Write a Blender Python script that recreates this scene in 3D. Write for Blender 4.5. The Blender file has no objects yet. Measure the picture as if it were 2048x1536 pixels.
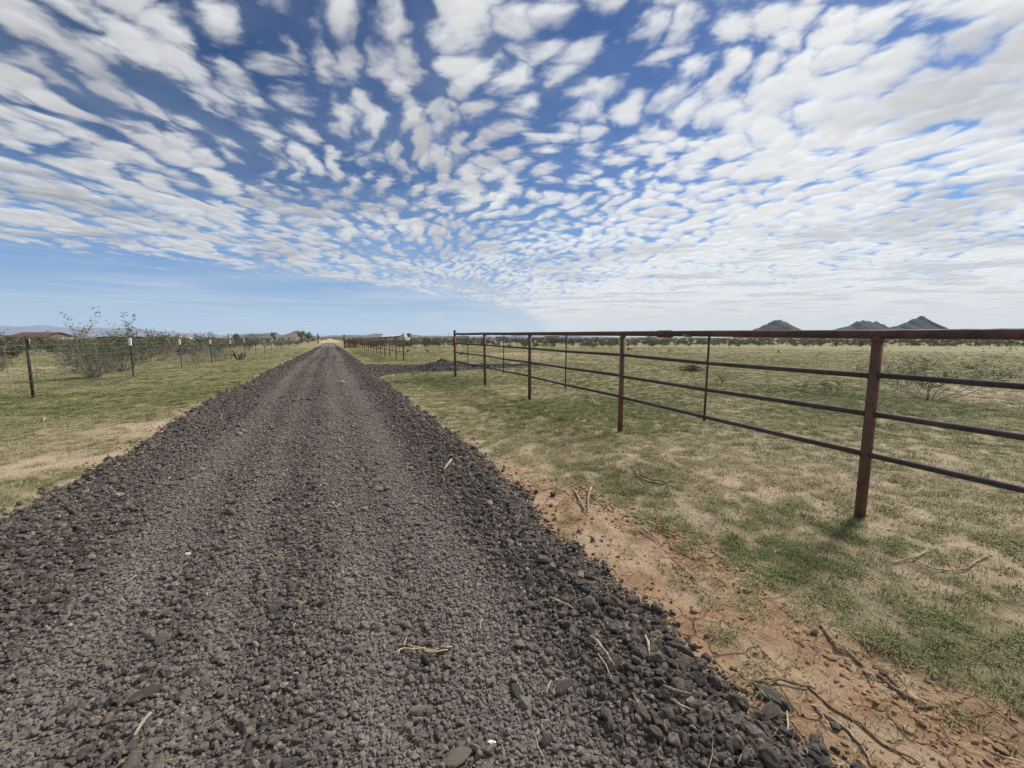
import bpy, bmesh, math, random
import numpy as np
from mathutils import Vector, Euler

R = math.radians
rng = np.random.default_rng(7)
random.seed(7)
scene = bpy.context.scene
COL = scene.collection

# ------------------------------------------------------------------ camera
F, W, H = 840.0, 2048.0, 1536.0           # focal length in pixels of the photograph
CAM_H = 1.5
PITCH = math.atan(101.5 / F)
HEAD = R(23.28)                           # heading, clockwise from +Y (the road runs along +Y)
cp, sp, ch, sh = math.cos(PITCH), math.sin(PITCH), math.cos(HEAD), math.sin(HEAD)
cam_data = bpy.data.cameras.new("camera")
cam = bpy.data.objects.new("camera", cam_data)
COL.objects.link(cam)
cam.location = (0, 0, CAM_H)
cam.rotation_euler = (R(90) - PITCH, 0, -HEAD)
cam_data.sensor_width = 36.0
cam_data.lens = 36.0 * F / W
cam_data.clip_start = 0.05
cam_data.clip_end = 60000
scene.camera = cam


def ray(px, py):
    dx, dy = px - W / 2, H / 2 - py
    fw = F * cp + dy * sp
    up = dy * cp - F * sp
    return (dx * ch + fw * sh, fw * ch - dx * sh, up)


def bearing(px, zc):
    """ground position seen at column px (near the horizon) at camera depth zc"""
    rt = (px - W / 2) / F * zc
    fw = zc / cp
    return (rt * ch + fw * sh, fw * ch - rt * sh)


# ------------------------------------------------------------------ noise
def _hash(ix, iy, seed):
    h = (ix.astype(np.int64) * 374761393 + iy.astype(np.int64) * 668265263 + seed * 1442695041) & 0xFFFFFFFF
    h = ((h ^ (h >> 13)) * 1274126177) & 0xFFFFFFFF
    h = h ^ (h >> 16)
    return (h & 0xFFFFFF) / float(0x1000000)


def vnoise(x, y, seed=0):
    x = np.asarray(x, float); y = np.asarray(y, float)
    ix, iy = np.floor(x), np.floor(y)
    fx, fy = x - ix, y - iy
    fx = fx * fx * (3 - 2 * fx); fy = fy * fy * (3 - 2 * fy)
    a = _hash(ix, iy, seed); b = _hash(ix + 1, iy, seed)
    c = _hash(ix, iy + 1, seed); d = _hash(ix + 1, iy + 1, seed)
    return (a + (b - a) * fx) * (1 - fy) + (c + (d - c) * fx) * fy


def fbm(x, y, seed=0, octv=4, gain=0.5):
    s, a, t = 0.0, 1.0, 0.0
    x = np.asarray(x, float); y = np.asarray(y, float)
    for o in range(octv):
        s = s + a * vnoise(x * 2 ** o + 17.3 * o, y * 2 ** o - 9.1 * o, seed + o)
        t += a; a *= gain
    return s / t


def sstep(a, b, x):
    t = np.clip((np.asarray(x, float) - a) / (b - a), 0, 1)
    return t * t * (3 - 2 * t)


# ------------------------------------------------------------------ terrain
def base_z(x, y):
    r = np.hypot(x, y)
    z = np.where(r < 10, 0.0, np.where(r < 20, -0.0155 * (r - 10) ** 2 / 20, -0.0155 * (r - 15)))
    far = np.clip(r - 240, 0, None)
    z = z + far * (0.0155 - 0.009)
    return z


def road_sd(x, y):
    """signed distance (negative inside) to the gravel of the road and the driveway"""
    x = np.asarray(x, float); y = np.asarray(y, float)
    wob = (fbm(y * 0.8, x * 0.0 + 3, 5, 3) - 0.5) * 0.30 + (fbm(y * 3.0, x * 0 + 9, 8, 2) - 0.5) * 0.12
    wob2 = (fbm(y * 0.8, x * 0.0 + 43, 15, 3) - 0.5) * 0.30 + (fbm(y * 3.0, x * 0 + 19, 18, 2) - 0.5) * 0.14
    d1 = np.maximum(x - (1.60 + wob), (-2.50 + wob2) - x)
    hw = np.interp(x, [0, 4.5, 7, 9.8, 11], [2.3, 2.2, 1.3, 0.25, -0.8])
    yc = np.interp(x, [0, 5, 10], [19.3, 18.9, 18.6])
    d2 = np.maximum(np.abs(y - yc) - hw + (fbm(x * 0.9, y * 0.9, 21, 3) - 0.5) * 0.5, -x)
    k = 2.2
    h = np.clip(0.5 + 0.5 * (d2 - d1) / k, 0, 1)
    return d2 * (1 - h) + d1 * h - k * h * (1 - h)


def verge(x, y):
    """bare soil strip along the right-hand edge of the road close by"""
    w = np.interp(y, [-4, 0.3, 1.2, 2.6, 3.6, 4.2, 4.6], [0.9, 0.82, 0.70, 0.58, 0.50, 0.26, 0.0])
    n = (fbm(x * 2.2, y * 2.2, 31, 3) - 0.5) * 0.7
    return sstep(0.16, -0.12, x - 1.6 - w + n * 0.55) * sstep(4.7, 4.0, y)


GREENS = [(1150, 832, 1.1, 1.0), (1090, 812, 0.7, .8), (1290, 815, .9, .7), (860, 765, 1.2, .9), (900, 757, 1.0, .7),
          (1560, 852, .8, .6), (1770, 806, 1.6, .9), (1660, 793, 1.3, .8), (1480, 1130, .2, .2), (1700, 1180, .25, .2),
          (130, 800, 1.6, .9), (60, 830, 1.2, .8), (330, 800, 1.2, .7), (190, 945, .8, .9), (60, 985, .7, .8),
          (420, 775, 1.2, .6), (480, 745, 2.0, .5), (740, 706, 3.0, .8), (700, 712, 2.0, .5), (160, 764, 1.6, .6),
          (1240, 790, 1.0, .6), (1925, 1410, .13, 1.2), (2030, 1380, .25, .9), (1900, 1240, .3, .6)]
TANS = [(60, 930, .35, .9), (140, 925, .4, .9), (100, 735, 1.6, .9), (40, 745, 2., .6), (1280, 920, .22, .6), (1450, 960, .25, .7),
        (1540, 975, .28, .7), (1960, 780, 1.3, .5), (2010, 810, .8, .5), (1010, 708, 3.5, .7), (1340, 1020, .22, .5), (390, 845, .5, .7),
        (250, 860, .6, .7), (1900, 1150, .5, .5), (1990, 1480, .4, 1.0), (830, 772, .25, .9), (1110, 715, 4, .5)]


def _gp(lst):
    out = []
    for px, py, s, a in lst:
        d = ray(px, py)
        t = CAM_H / -d[2]
        for _ in range(12):
            x, y = d[0] * t, d[1] * t
            t = (CAM_H - float(base_z(x, y))) / -d[2]
        out.append((d[0] * t, d[1] * t, s, a))
    return out


GREENS, TANS = [(a, b_, c, d * (.42 if a < -2.4 else 1.0)) for a, b_, c, d in _gp(GREENS)], _gp(TANS)


def gauss_sum(lst, x, y):
    s = 0.0
    for gx, gy, sg, a in lst:
        s = s + a * np.exp(-((x - gx) ** 2 + (y - gy) ** 2) / (2 * sg * sg))
    return s


def greenness(x, y):
    return np.clip(gauss_sum(GREENS, x, y) - 0.6 * gauss_sum(TANS, x, y), -0.6, 1.2)


def gz(x, y):
    """height of the bare ground"""
    x = np.asarray(x, float); y = np.asarray(y, float)
    r = np.hypot(x, y)
    z = base_z(x, y)
    nearw = 1 - sstep(25, 60, r)
    z = z + nearw * ((fbm(x * 1.6, y * 1.6, 1, 4) - 0.5) * 0.05 + (fbm(x * 0.35, y * 0.35, 2, 3) - 0.5) * 0.10 * sstep(3, 9, r))
    z = z + sstep(18, 60, r) * (1 - sstep(300, 900, r)) * (fbm(x * 0.06, y * 0.06, 3, 3) - 0.5) * 0.45
    sd = road_sd(x, y)
    z = z + 0.032 * verge(x, y) * (fbm(x * 9, y * 9, 4, 3) - 0.45) * 2.2
    # smooth bed under the gravel
    bed = sstep(0.5, -0.1, sd)
    z = z * (1 - bed) + (base_z(x, y) - 0.012) * bed
    return z


def track(x, y):
    w = 0.10 * np.sin(y * 0.16 + 1.0) + (fbm(y * .35, x * 0 + 2.5, 47, 3) - .5) * .25
    t = 0
    for c, wd, a in ((-1.30, .24, .9), (-.72, .16, .55), (-.05, .20, .7), (0.48, .22, 1.0)):
        t = t + a * np.exp(-((x - c - w) / wd) ** 2)
    return np.clip(t, 0, 1) * (0.55 + 0.9 * (fbm(x * 1.2, y * .35, 48, 3) - .2))


def road_z(x, y):
    sd = road_sd(x, y)
    s = sstep(0.12, -0.30, sd)
    lump = (fbm(x * 2.5, y * 2.5, 41, 3) - 0.5) * 0.022 + (fbm(x * 0.9, y * 0.25, 44, 2) - 0.5) * 0.03
    berm = 0.016 * np.exp(-((sd + 0.34) / 0.20) ** 2) * (0.4 + 1.2 * fbm(x * .7, y * .7, 45, 2))
    rut = -0.012 * (np.exp(-((x + 1.35) / 0.22) ** 2) + np.exp(-((x - 0.35) / 0.22) ** 2)) * np.where(np.abs(x) < 2.2, 1, 0)
    return base_z(x, y) + s * (0.038 + lump + berm + rut) - (1 - s) * 0.05


def surf(x, y):
    g = gz(x, y)
    return np.where(road_sd(x, y) < 0.15, np.maximum(g, road_z(x, y)), g)


def ground(px, py):
    """point of the ground under a pixel of the photograph"""
    d = ray(px, py)
    t = CAM_H / max(-d[2], 1e-3)
    for _ in range(25):
        x, y = d[0] * t, d[1] * t
        t = 0.5 * t + 0.5 * (CAM_H - float(surf(x, y))) / max(-d[2], 1e-3)
    return (d[0] * t, d[1] * t, float(surf(d[0] * t, d[1] * t)))


# ------------------------------------------------------------------ helpers for objects
def tag(o, label=None, cat=None, group=None, kind=None):
    if label: o['label'] = label
    if cat: o['category'] = cat
    if group: o['group'] = group
    if kind: o['kind'] = kind
    return o


def empty(name, loc, rz=0.0):
    o = bpy.data.objects.new(name, None)
    COL.objects.link(o)
    o.location = loc
    o.rotation_euler = (0, 0, rz)
    o.empty_display_size = 0.2
    return o


class MB:
    def __init__(self):
        self.v, self.f, self.m = [], [], []

    def quad(self, a, b, c, d, mi=0):
        n = len(self.v)
        self.v += [tuple(a), tuple(b), tuple(c), tuple(d)]
        self.f.append((n, n + 1, n + 2, n + 3)); self.m.append(mi)

    def tri(self, a, b, c, mi=0):
        n = len(self.v)
        self.v += [tuple(a), tuple(b), tuple(c)]
        self.f.append((n, n + 1, n + 2)); self.m.append(mi)

    def box(self, x0, x1, y0, y1, z0, z1, mi=0):
        n = len(self.v)
        self.v += [(x0, y0, z0), (x1, y0, z0), (x1, y1, z0), (x0, y1, z0), (x0, y0, z1), (x1, y0, z1), (x1, y1, z1), (x0, y1, z1)]
        for q in ((0, 3, 2, 1), (4, 5, 6, 7), (0, 1, 5, 4), (1, 2, 6, 5), (2, 3, 7, 6), (3, 0, 4, 7)):
            self.f.append(tuple(n + i for i in q)); self.m.append(mi)

    def tube(self, pts, rad, sides=6, mi=0, cap=True, rough=0.0):
        pts = [Vector(p) for p in pts]
        if not hasattr(rad, '__len__'):
            rad = [rad] * len(pts)
        n0 = len(self.v)
        up = None
        for i, p in enumerate(pts):
            t = (pts[min(i + 1, len(pts) - 1)] - pts[max(i - 1, 0)])
            if t.length < 1e-9: t = Vector((0, 0, 1))
            t.normalize()
            if up is None:
                up = Vector((0, 0, 1)) if abs(t.z) < 0.9 else Vector((1, 0, 0))
            a = t.cross(up)
            if a.length < 1e-6: a = t.cross(Vector((1, 0.3, 0)))
            a.normalize()
            b = a.cross(t).normalized()
            up = b
            for k in range(sides):
                an = 2 * math.pi * k / sides
                rr = rad[i] * (1 + (rough * (random.random() - 0.5) if rough else 0))
                q = p + a * (math.cos(an) * rr) + b * (math.sin(an) * rr)
                self.v.append((q.x, q.y, q.z))
        for i in range(len(pts) - 1):
            for k in range(sides):
                k2 = (k + 1) % sides
                self.f.append((n0 + i * sides + k, n0 + i * sides + k2, n0 + (i + 1) * sides + k2, n0 + (i + 1) * sides + k))
                self.m.append(mi)
        if cap:
            self.f.append(tuple(n0 + k for k in range(sides))[::-1]); self.m.append(mi)
            e = n0 + (len(pts) - 1) * sides
            self.f.append(tuple(e + k for k in range(sides))); self.m.append(mi)

    def mesh(self, name, mats, smooth=False):
        me = bpy.data.meshes.new(name)
        me.from_pydata(self.v, [], self.f)
        for m in (mats if isinstance(mats, (list, tuple)) else [mats]):
            me.materials.append(m)
        if len(me.polygons):
            me.polygons.foreach_set('material_index', self.m)
            if smooth:
                me.polygons.foreach_set('use_smooth', [True] * len(me.polygons))
        me.update()
        return me

    def build(self, name, mats, parent=None, smooth=False, loc=None):
        o = bpy.data.objects.new(name, self.mesh(name, mats, smooth))
        COL.objects.link(o)
        if parent: o.parent = parent
        if loc: o.location = loc
        return o


def np_mesh(name, verts, faces, mat, smooth=True):
    me = bpy.data.meshes.new(name)
    nv, nf = len(verts), len(faces)
    me.vertices.add(nv)
    me.vertices.foreach_set('co', np.asarray(verts, np.float32).ravel())
    me.loops.add(nf * 4)
    me.loops.foreach_set('vertex_index', np.asarray(faces, np.int32).ravel())
    me.polygons.add(nf)
    me.polygons.foreach_set('loop_start', np.arange(0, nf * 4, 4, dtype=np.int32))
    me.polygons.foreach_set('use_smooth', np.full(nf, smooth))
    me.materials.append(mat)
    me.update(calc_edges=True)
    return me


def grid_faces(nx, ny):
    i = np.arange(nx - 1)[:, None]; j = np.arange(ny - 1)[None, :]
    a = (i * ny + j).ravel()
    return np.stack([a, a + ny, a + ny + 1, a + 1], 1)


# ------------------------------------------------------------------ materials
class NT:
    """small helper around a node tree"""
    def __init__(self, tree):
        self.t = tree
        self.n, self.l = tree.nodes, tree.links

    def new(self, typ, **kw):
        nd = self.n.new(typ)
        for k, v in kw.items():
            setattr(nd, k, v)
        return nd

    def put(self, sock, v):
        if v is None: return
        if isinstance(v, bpy.types.NodeSocket):
            self.l.new(v, sock)
        else:
            sock.default_value = v

    def math(self, op, a, b=None, c=None, clamp=False):
        nd = self.new('ShaderNodeMath', operation=op, use_clamp=clamp)
        for i, v in enumerate((a, b, c)):
            self.put(nd.inputs[i], v)
        return nd.outputs[0]

    def vmath(self, op, a, b=None, s=None):
        nd = self.new('ShaderNodeVectorMath', operation=op)
        self.put(nd.inputs[0], a)
        if b is not None: self.put(nd.inputs[1], b)
        if s is not None: self.put(nd.inputs['Scale'], s)
        return nd.outputs[1] if op in ('LENGTH', 'DOT_PRODUCT', 'DISTANCE') else nd.outputs[0]

    def noise(self, vec, scale, detail=4, rough=0.5, dist=0.0, dim='3D', out=0):
        nd = self.new('ShaderNodeTexNoise', noise_dimensions=dim)
        if vec is not None: self.l.new(vec, nd.inputs['Vector'])
        nd.inputs['Scale'].default_value = scale
        nd.inputs['Detail'].default_value = detail
        nd.inputs['Roughness'].default_value = rough
        nd.inputs['Distortion'].default_value = dist
        return nd.outputs[out]

    def voro(self, vec, scale, feature='F1', out=0, rand=1.0, smooth=None, dim='3D'):
        nd = self.new('ShaderNodeTexVoronoi', feature=feature, voronoi_dimensions=dim)
        if vec is not None: self.l.new(vec, nd.inputs['Vector'])
        nd.inputs['Scale'].default_value = scale
        nd.inputs['Randomness'].default_value = rand
        if smooth is not None and 'Smoothness' in nd.inputs: nd.inputs['Smoothness'].default_value = smooth
        return nd.outputs[out]

    def sstep(self, x, a, b):
        nd = self.new('ShaderNodeMapRange', interpolation_type='SMOOTHSTEP')
        self.put(nd.inputs[0], x)
        for i, v in ((1, a), (2, b), (3, 0.0), (4, 1.0)):
            self.put(nd.inputs[i], v)
        return nd.outputs[0]

    def maprange(self, x, a, b, c, d):
        nd = self.new('ShaderNodeMapRange')
        self.put(nd.inputs[0], x)
        for i, v in ((1, a), (2, b), (3, c), (4, d)):
            self.put(nd.inputs[i], v)
        return nd.outputs[0]

    def mix(self, f, a, b, blend='MIX'):
        nd = self.new('ShaderNodeMix', data_type='RGBA', blend_type=blend)
        nd.clamp_factor = True
        self.put(nd.inputs[0], f)
        for i, v in ((6, a), (7, b)):
            if isinstance(v, tuple) and len(v) == 3: v = (*v, 1)
            self.put(nd.inputs[i], v)
        return nd.outputs[2]

    def mixf(self, f, a, b):
        nd = self.new('ShaderNodeMix', data_type='FLOAT')
        self.put(nd.inputs[0], f); self.put(nd.inputs[2], a); self.put(nd.inputs[3], b)
        return nd.outputs[0]

    def ramp(self, f, stops):
        nd = self.new('ShaderNodeValToRGB')
        e = nd.color_ramp.elements
        while len(e) < len(stops): e.new(0.5)
        for el, (p, c) in zip(e, stops):
            el.position = p; el.color = (*c, 1)
        self.put(nd.inputs[0], f)
        return nd.outputs[0]

    def bump(self, h, strength, dist, normal=None):
        nd = self.new('ShaderNodeBump')
        nd.inputs['Strength'].default_value = strength
        nd.inputs['Distance'].default_value = dist
        self.put(nd.inputs['Height'], h)
        if normal is not None: self.put(nd.inputs['Normal'], normal)
        return nd.outputs[0]


def mat(name, rough=0.9):
    m = bpy.data.materials.new(name)
    m.use_nodes = True
    nt = NT(m.node_tree)
    b = m.node_tree.nodes['Principled BSDF']
    b.inputs['Roughness'].default_value = rough
    if 'Specular IOR Level' in b.inputs: b.inputs['Specular IOR Level'].default_value = 0.25
    return m, nt, b


def pos(nt):
    return nt.new('ShaderNodeNewGeometry').outputs['Position']


def oco(nt):
    return nt.new('ShaderNodeTexCoord').outputs['Object']


def simple(name, col, rough=0.85, var=0.25, scale=6.0, bump=0.0, bscale=30.0, coords='obj', metal=0.0):
    m, nt, b = mat(name, rough)
    p = oco(nt) if coords == 'obj' else pos(nt)
    n = nt.noise(p, scale, 5, 0.6)
    c1 = tuple(max(0, c * (1 - var)) for c in col); c2 = tuple(min(1, c * (1 + var)) for c in col)
    nt.l.new(nt.mix(nt.sstep(n, 0.3, 0.7), c1, c2), b.inputs['Base Color'])
    b.inputs['Metallic'].default_value = metal
    if bump:
        nt.l.new(nt.bump(nt.noise(p, bscale, 4, 0.6), bump, 0.01), b.inputs['Normal'])
    return m


M = {}

# ground: soil with thin grass; attribute "mask": R bare soil, G green, B verge
m, nt, b = mat('ground_soil', 0.95)
p = pos(nt)
at = nt.new('ShaderNodeAttribute', attribute_name='mask')
sepn = nt.new('ShaderNodeSeparateColor'); nt.l.new(at.outputs['Color'], sepn.inputs[0])
aR, aG, aB = sepn.outputs[0], sepn.outputs[1], sepn.outputs[2]
n_big = nt.noise(p, 0.22, 5, 0.6)
n_mid = nt.noise(p, 1.3, 5, 0.62)
n_fin = nt.noise(p, 7.0, 6, 0.7)
n_grain = nt.noise(p, 75.0, 5, 0.75)
soil = nt.mix(nt.sstep(n_mid, 0.3, 0.7), (0.41, 0.30, 0.205), (0.53, 0.415, 0.30))
soil = nt.mix(nt.math('MULTIPLY', nt.sstep(n_grain, 0.45, 0.75), 0.85), soil, (0.33, 0.235, 0.16))
vs = nt.mix(nt.sstep(n_fin, 0.35, 0.65), (0.42, 0.285, 0.175), (0.32, 0.19, 0.11))
vs = nt.mix(nt.sstep(nt.noise(p, 1.9, 4, 0.6), 0.47, 0.62), vs, (0.46, 0.335, 0.225))
vs = nt.mix(nt.math('MULTIPLY', nt.sstep(n_grain, 0.45, 0.8), 0.55), vs, (0.22, 0.13, 0.07))
dry = nt.mix(nt.sstep(nt.noise(p, 16.0, 6, 0.75), 0.35, 0.65), (0.165, 0.16, 0.07), (0.33, 0.305, 0.165))
grn = nt.mix(nt.sstep(n_fin, 0.3, 0.7), (0.105, 0.125, 0.045), (0.19, 0.195, 0.085))
gmix = nt.math('ADD', nt.sstep(n_big, 0.50, 0.68), nt.math('MULTIPLY', aG, 1.2))
gmix = nt.math('MULTIPLY', gmix, nt.sstep(n_mid, 0.32, 0.6), clamp=True)
grass_c = nt.mix(gmix, dry, grn)
bare = nt.math('ADD', nt.math('SUBTRACT', nt.math('MULTIPLY', nt.noise(p, 5.5, 6, 0.75), 1.0), 0.545), nt.math('MULTIPLY', aR, 0.17))
bare = nt.math('SUBTRACT', bare, nt.math('MULTIPLY', aG, 0.10))
bare = nt.math('ADD', bare, nt.math('MULTIPLY', nt.math('SUBTRACT', n_big, 0.5), 0.25))
bare = nt.sstep(bare, -0.06, 0.10)
bare = nt.math('MAXIMUM', bare, nt.math('MULTIPLY', nt.math('SUBTRACT', 1.0, at.outputs['Alpha']), nt.maprange(nt.noise(p, 11.0, 5, 0.7), 0.4, 0.6, 0.45, 1.0)))
gc = nt.mix(bare, grass_c, soil)
gc = nt.mix(aB, gc, vs)
nt.l.new(gc, b.inputs['Base Color'])
vor = nt.voro(p, 9.0, 'DISTANCE_TO_EDGE')
wp = nt.vmath('ADD', p, nt.vmath('SCALE', nt.noise(p, 6, 3, 0.5, out=1), s=0.08))
vor = nt.voro(wp, 8.0, 'DISTANCE_TO_EDGE')
crack = nt.math('MULTIPLY', nt.sstep(vor, 0.0, 0.06), nt.math('MULTIPLY', nt.sstep(nt.noise(p, 1.4, 2), 0.38, 0.55), aB))
hgt = nt.math('ADD', nt.math('ADD', nt.math('MULTIPLY', n_fin, 0.7), nt.math('MULTIPLY', n_grain, 0.35)), nt.math('MULTIPLY', nt.noise(p, 22.0, 5, 0.7), 0.5))
nb = nt.bump(hgt, 1.0, 0.035)
nb = nt.bump(crack, 1.0, 0.02, nb)
nt.l.new(nb, b.inputs['Normal'])
M['ground'] = m

# road bed
m, nt, b = mat('crushed_cinder', 0.95)
p = pos(nt)
at = nt.new('ShaderNodeAttribute', attribute_name='mask')
sepn = nt.new('ShaderNodeSeparateColor'); nt.l.new(at.outputs['Color'], sepn.inputs[0])
dust = sepn.outputs[0]
v1 = nt.voro(p, 38.0, 'F1', 1)
v2 = nt.voro(p, 14.0, 'F1', 1)
sp1 = nt.new('ShaderNodeSeparateColor'); nt.l.new(v1, sp1.inputs[0])
sp2 = nt.new('ShaderNodeSeparateColor'); nt.l.new(v2, sp2.inputs[0])
sel = nt.math('ADD', nt.math('MULTIPLY', sp1.outputs[0], 0.7), nt.math('MULTIPLY', sp2.outputs[0], 0.3))
c = nt.ramp(sel, [(0.0, (0.05, 0.045, 0.045)), (0.45, (0.095, 0.085, 0.082)), (0.8, (0.15, 0.137, 0.128)), (1.0, (0.24, 0.21, 0.19))])
c = nt.mix(nt.math('MULTIPLY', dust, nt.maprange(nt.noise(p, 3.0, 5, 0.7), 0.3, 0.7, 0.25, 0.9)), c, (0.28, 0.243, 0.217))
nt.l.new(c, b.inputs['Base Color'])
vd = nt.voro(p, 38.0, 'F1', 0)
nt.l.new(nt.bump(nt.math('SUBTRACT', 1.0, vd), 1.0, 0.02), b.inputs['Normal'])
M['roadbed'] = m

# stones
m, nt, b = mat('cinder_stone', 0.92)
rnd = nt.new('ShaderNodeAttribute', attribute_name='tone', attribute_type='INSTANCER').outputs['Fac']
dusty = nt.new('ShaderNodeAttribute', attribute_name='dust', attribute_type='INSTANCER').outputs['Fac']
p = pos(nt)
c = nt.ramp(rnd, [(0.0, (0.066, 0.058, 0.053)), (0.35, (0.126, 0.109, 0.097)), (0.7, (0.203, 0.173, 0.151)), (0.92, (0.315, 0.265, 0.222)),
                  (0.982, (0.24, 0.20, 0.155)), (0.990, (0.36, 0.27, 0.18)), (0.998, (0.58, 0.56, 0.52))])
n = nt.noise(p, 70.0, 5, 0.7)
c = nt.mix(nt.sstep(n, 0.35, 0.75), nt.mix(1.0, c, (0.55, 0.55, 0.55), 'MULTIPLY'), nt.mix(1.0, c, (1.45, 1.42, 1.38), 'MULTIPLY'))
c = nt.mix(nt.math('MULTIPLY', dusty, nt.maprange(nt.noise(p, 25.0, 4, 0.6), 0.3, 0.7, 0.35, 0.85)), c, (0.325, 0.278, 0.238))
nt.l.new(c, b.inputs['Base Color'])
nt.l.new(nt.bump(nt.noise(p, 110.0, 5, 0.78), 1.0, 0.010), b.inputs['Normal'])
M['stone'] = m

m, nt, b = mat('loose_rock', 0.92)
p = oco(nt)
n = nt.noise(p, 14.0, 6, 0.7)
c = nt.mix(nt.sstep(n, 0.3, 0.7), (0.085, 0.077, 0.072), (0.17, 0.152, 0.135))
nt.l.new(c, b.inputs['Base Color'])
nt.l.new(nt.bump(nt.noise(p, 60.0, 6, 0.75), 1.0, 0.012), b.inputs['Normal'])
M['rock'] = m
M['pale_rock'] = simple('pale_rock', (0.30, 0.245, 0.19), 0.9, 0.35, 16, 1.0, 60)
M['dark_rock'] = simple('dark_rock', (0.088, 0.08, 0.077), 0.9, 0.3, 10, 1.0, 40)

# soil clods
m, nt, b = mat('soil_clod', 0.95)
oi = nt.new('ShaderNodeObjectInfo')
p = pos(nt)
c = nt.mix(oi.outputs['Random'], (0.20, 0.105, 0.06), (0.42, 0.28, 0.175))
nt.l.new(c, b.inputs['Base Color'])
nt.l.new(nt.bump(nt.noise(p, 90.0, 4, 0.7), 0.7, 0.006), b.inputs['Normal'])
M['clod'] = m

# grass
m, nt, b = mat('grass_blade', 0.7)
oi = nt.new('ShaderNodeObjectInfo')
p = oi.outputs['Location']
big = nt.noise(p, 0.5, 3, 0.6)
f = nt.math('ADD', nt.math('MULTIPLY', oi.outputs['Random'], 0.55), nt.math('MULTIPLY', nt.sstep(big, 0.35, 0.65), 0.55))
c = nt.ramp(f, [(0.0, (0.13, 0.155, 0.05)), (0.35, (0.19, 0.20, 0.075)), (0.7, (0.275, 0.26, 0.12)), (1.0, (0.42, 0.37, 0.21))])
nt.l.new(c, b.inputs['Base Color'])
M['grass'] = m
m, nt, b = mat('grass_green', 0.7)
oi = nt.new('ShaderNodeObjectInfo')
c = nt.ramp(oi.outputs['Random'], [(0.0, (0.11, 0.15, 0.042)), (0.6, (0.175, 0.20, 0.065)), (1.0, (0.27, 0.265, 0.115))])
nt.l.new(c, b.inputs['Base Color'])
M['grass_green'] = m
M['grass_dry'] = simple('dry_grass_blade', (0.36, 0.305, 0.18), 0.8, 0.4, 40, coords='pos')
M['straw'] = simple('straw', (0.50, 0.40, 0.25), 0.8, 0.3, 3)


def leafmat(name, c1, c2):
    m, nt, b = mat(name, 0.75)
    p = oco(nt)
    n = nt.noise(p, 2.2, 4, 0.7)
    wn = nt.new('ShaderNodeTexWhiteNoise', noise_dimensions='3D')
    q = nt.vmath('SNAP', p, (0.12, 0.12, 0.12))
    nt.l.new(q, wn.inputs['Vector'])
    f = nt.math('ADD', nt.math('MULTIPLY', nt.sstep(n, 0.35, 0.65), 0.6), nt.math('MULTIPLY', wn.outputs[0], 0.4))
    nt.l.new(nt.mix(f, c1, c2), b.inputs['Base Color'])
    return m


M['leaf'] = leafmat('creosote_leaf', (0.115, 0.118, 0.072), (0.21, 0.207, 0.14))
M['leaf_field'] = leafmat('field_bush_leaf', (0.065, 0.075, 0.035), (0.13, 0.14, 0.07))
M['leaf_dark'] = leafmat('scrub_leaf_dark', (0.10, 0.108, 0.062), (0.19, 0.19, 0.118))
M['leaf_grey'] = leafmat('scrub_leaf_grey', (0.13, 0.125, 0.095), (0.22, 0.205, 0.16))
M['twig'] = simple('grey_twig', (0.20, 0.18, 0.155), 0.9, 0.35, 8)
M['twig_dark'] = simple('dark_twig', (0.085, 0.07, 0.058), 0.9, 0.35, 8)
M['dead'] = simple('dead_branch', (0.27, 0.24, 0.21), 0.9, 0.35, 8, .5, 40)


def rust(name, base, red, dark):
    m, nt, b = mat(name, 0.62)
    p = pos(nt)
    st = nt.new('ShaderNodeMapping'); nt.l.new(p, st.inputs[0]); st.inputs['Scale'].default_value = (1, 0.35, 0.6)
    n1 = nt.noise(st.outputs[0], 9.0, 6, 0.68)
    n2 = nt.noise(st.outputs[0], 38.0, 5, 0.7)
    n3 = nt.noise(p, 2.2, 3, 0.5)
    c = nt.mix(nt.sstep(n1, 0.38, 0.62), base, red)
    c = nt.mix(nt.math('MULTIPLY', nt.sstep(n2, 0.48, 0.66), 0.7), c, dark)
    c = nt.mix(nt.math('MULTIPLY', nt.sstep(n3, 0.55, 0.7), 0.5), c, tuple(min(1, v * 1.6) for v in red))
    nt.l.new(c, b.inputs['Base Color'])
    b.inputs['Metallic'].default_value = 0.15
    nt.l.new(nt.maprange(n2, 0.3, 0.7, 0.5, 0.8), b.inputs['Roughness'])
    nt.l.new(nt.bump(n2, 0.35, 0.004), b.inputs['Normal'])
    return m


M['post_rust'] = rust('rusted_pipe', (0.115, 0.066, 0.052), (0.16, 0.082, 0.056), (0.065, 0.042, 0.036))
M['rail_rust'] = rust('dark_rusted_pipe', (0.075, 0.056, 0.052), (0.12, 0.066, 0.053), (0.045, 0.036, 0.036))
M['rod_rust'] = rust('dark_steel_rod', (0.062, 0.054, 0.052), (0.085, 0.066, 0.06), (0.038, 0.033, 0.033))
M['blue_mark'] = simple('faded_blue_paint', (0.16, 0.23, 0.30), 0.7, 0.5, 40)
M['tpost'] = simple('green_black_steel', (0.045, 0.042, 0.036), 0.6, 0.3, 12)
M['white_tip'] = simple('white_paint', (0.78, 0.77, 0.73), 0.6, 0.08, 10)
M['wire'] = simple('galvanised_wire', (0.22, 0.22, 0.21), 0.5, 0.2, 3, metal=0.3)
M['bark'] = simple('weathered_wood', (0.36, 0.29, 0.22), 0.9, 0.45, 30, 0.8, 90)
M['bark_pale'] = simple('bleached_wood', (0.43, 0.36, 0.27), 0.9, 0.3, 30, 0.8, 90)
M['bark_dark'] = simple('dark_root_bark', (0.24, 0.17, 0.12), 0.9, 0.5, 25, 0.9, 80)
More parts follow.
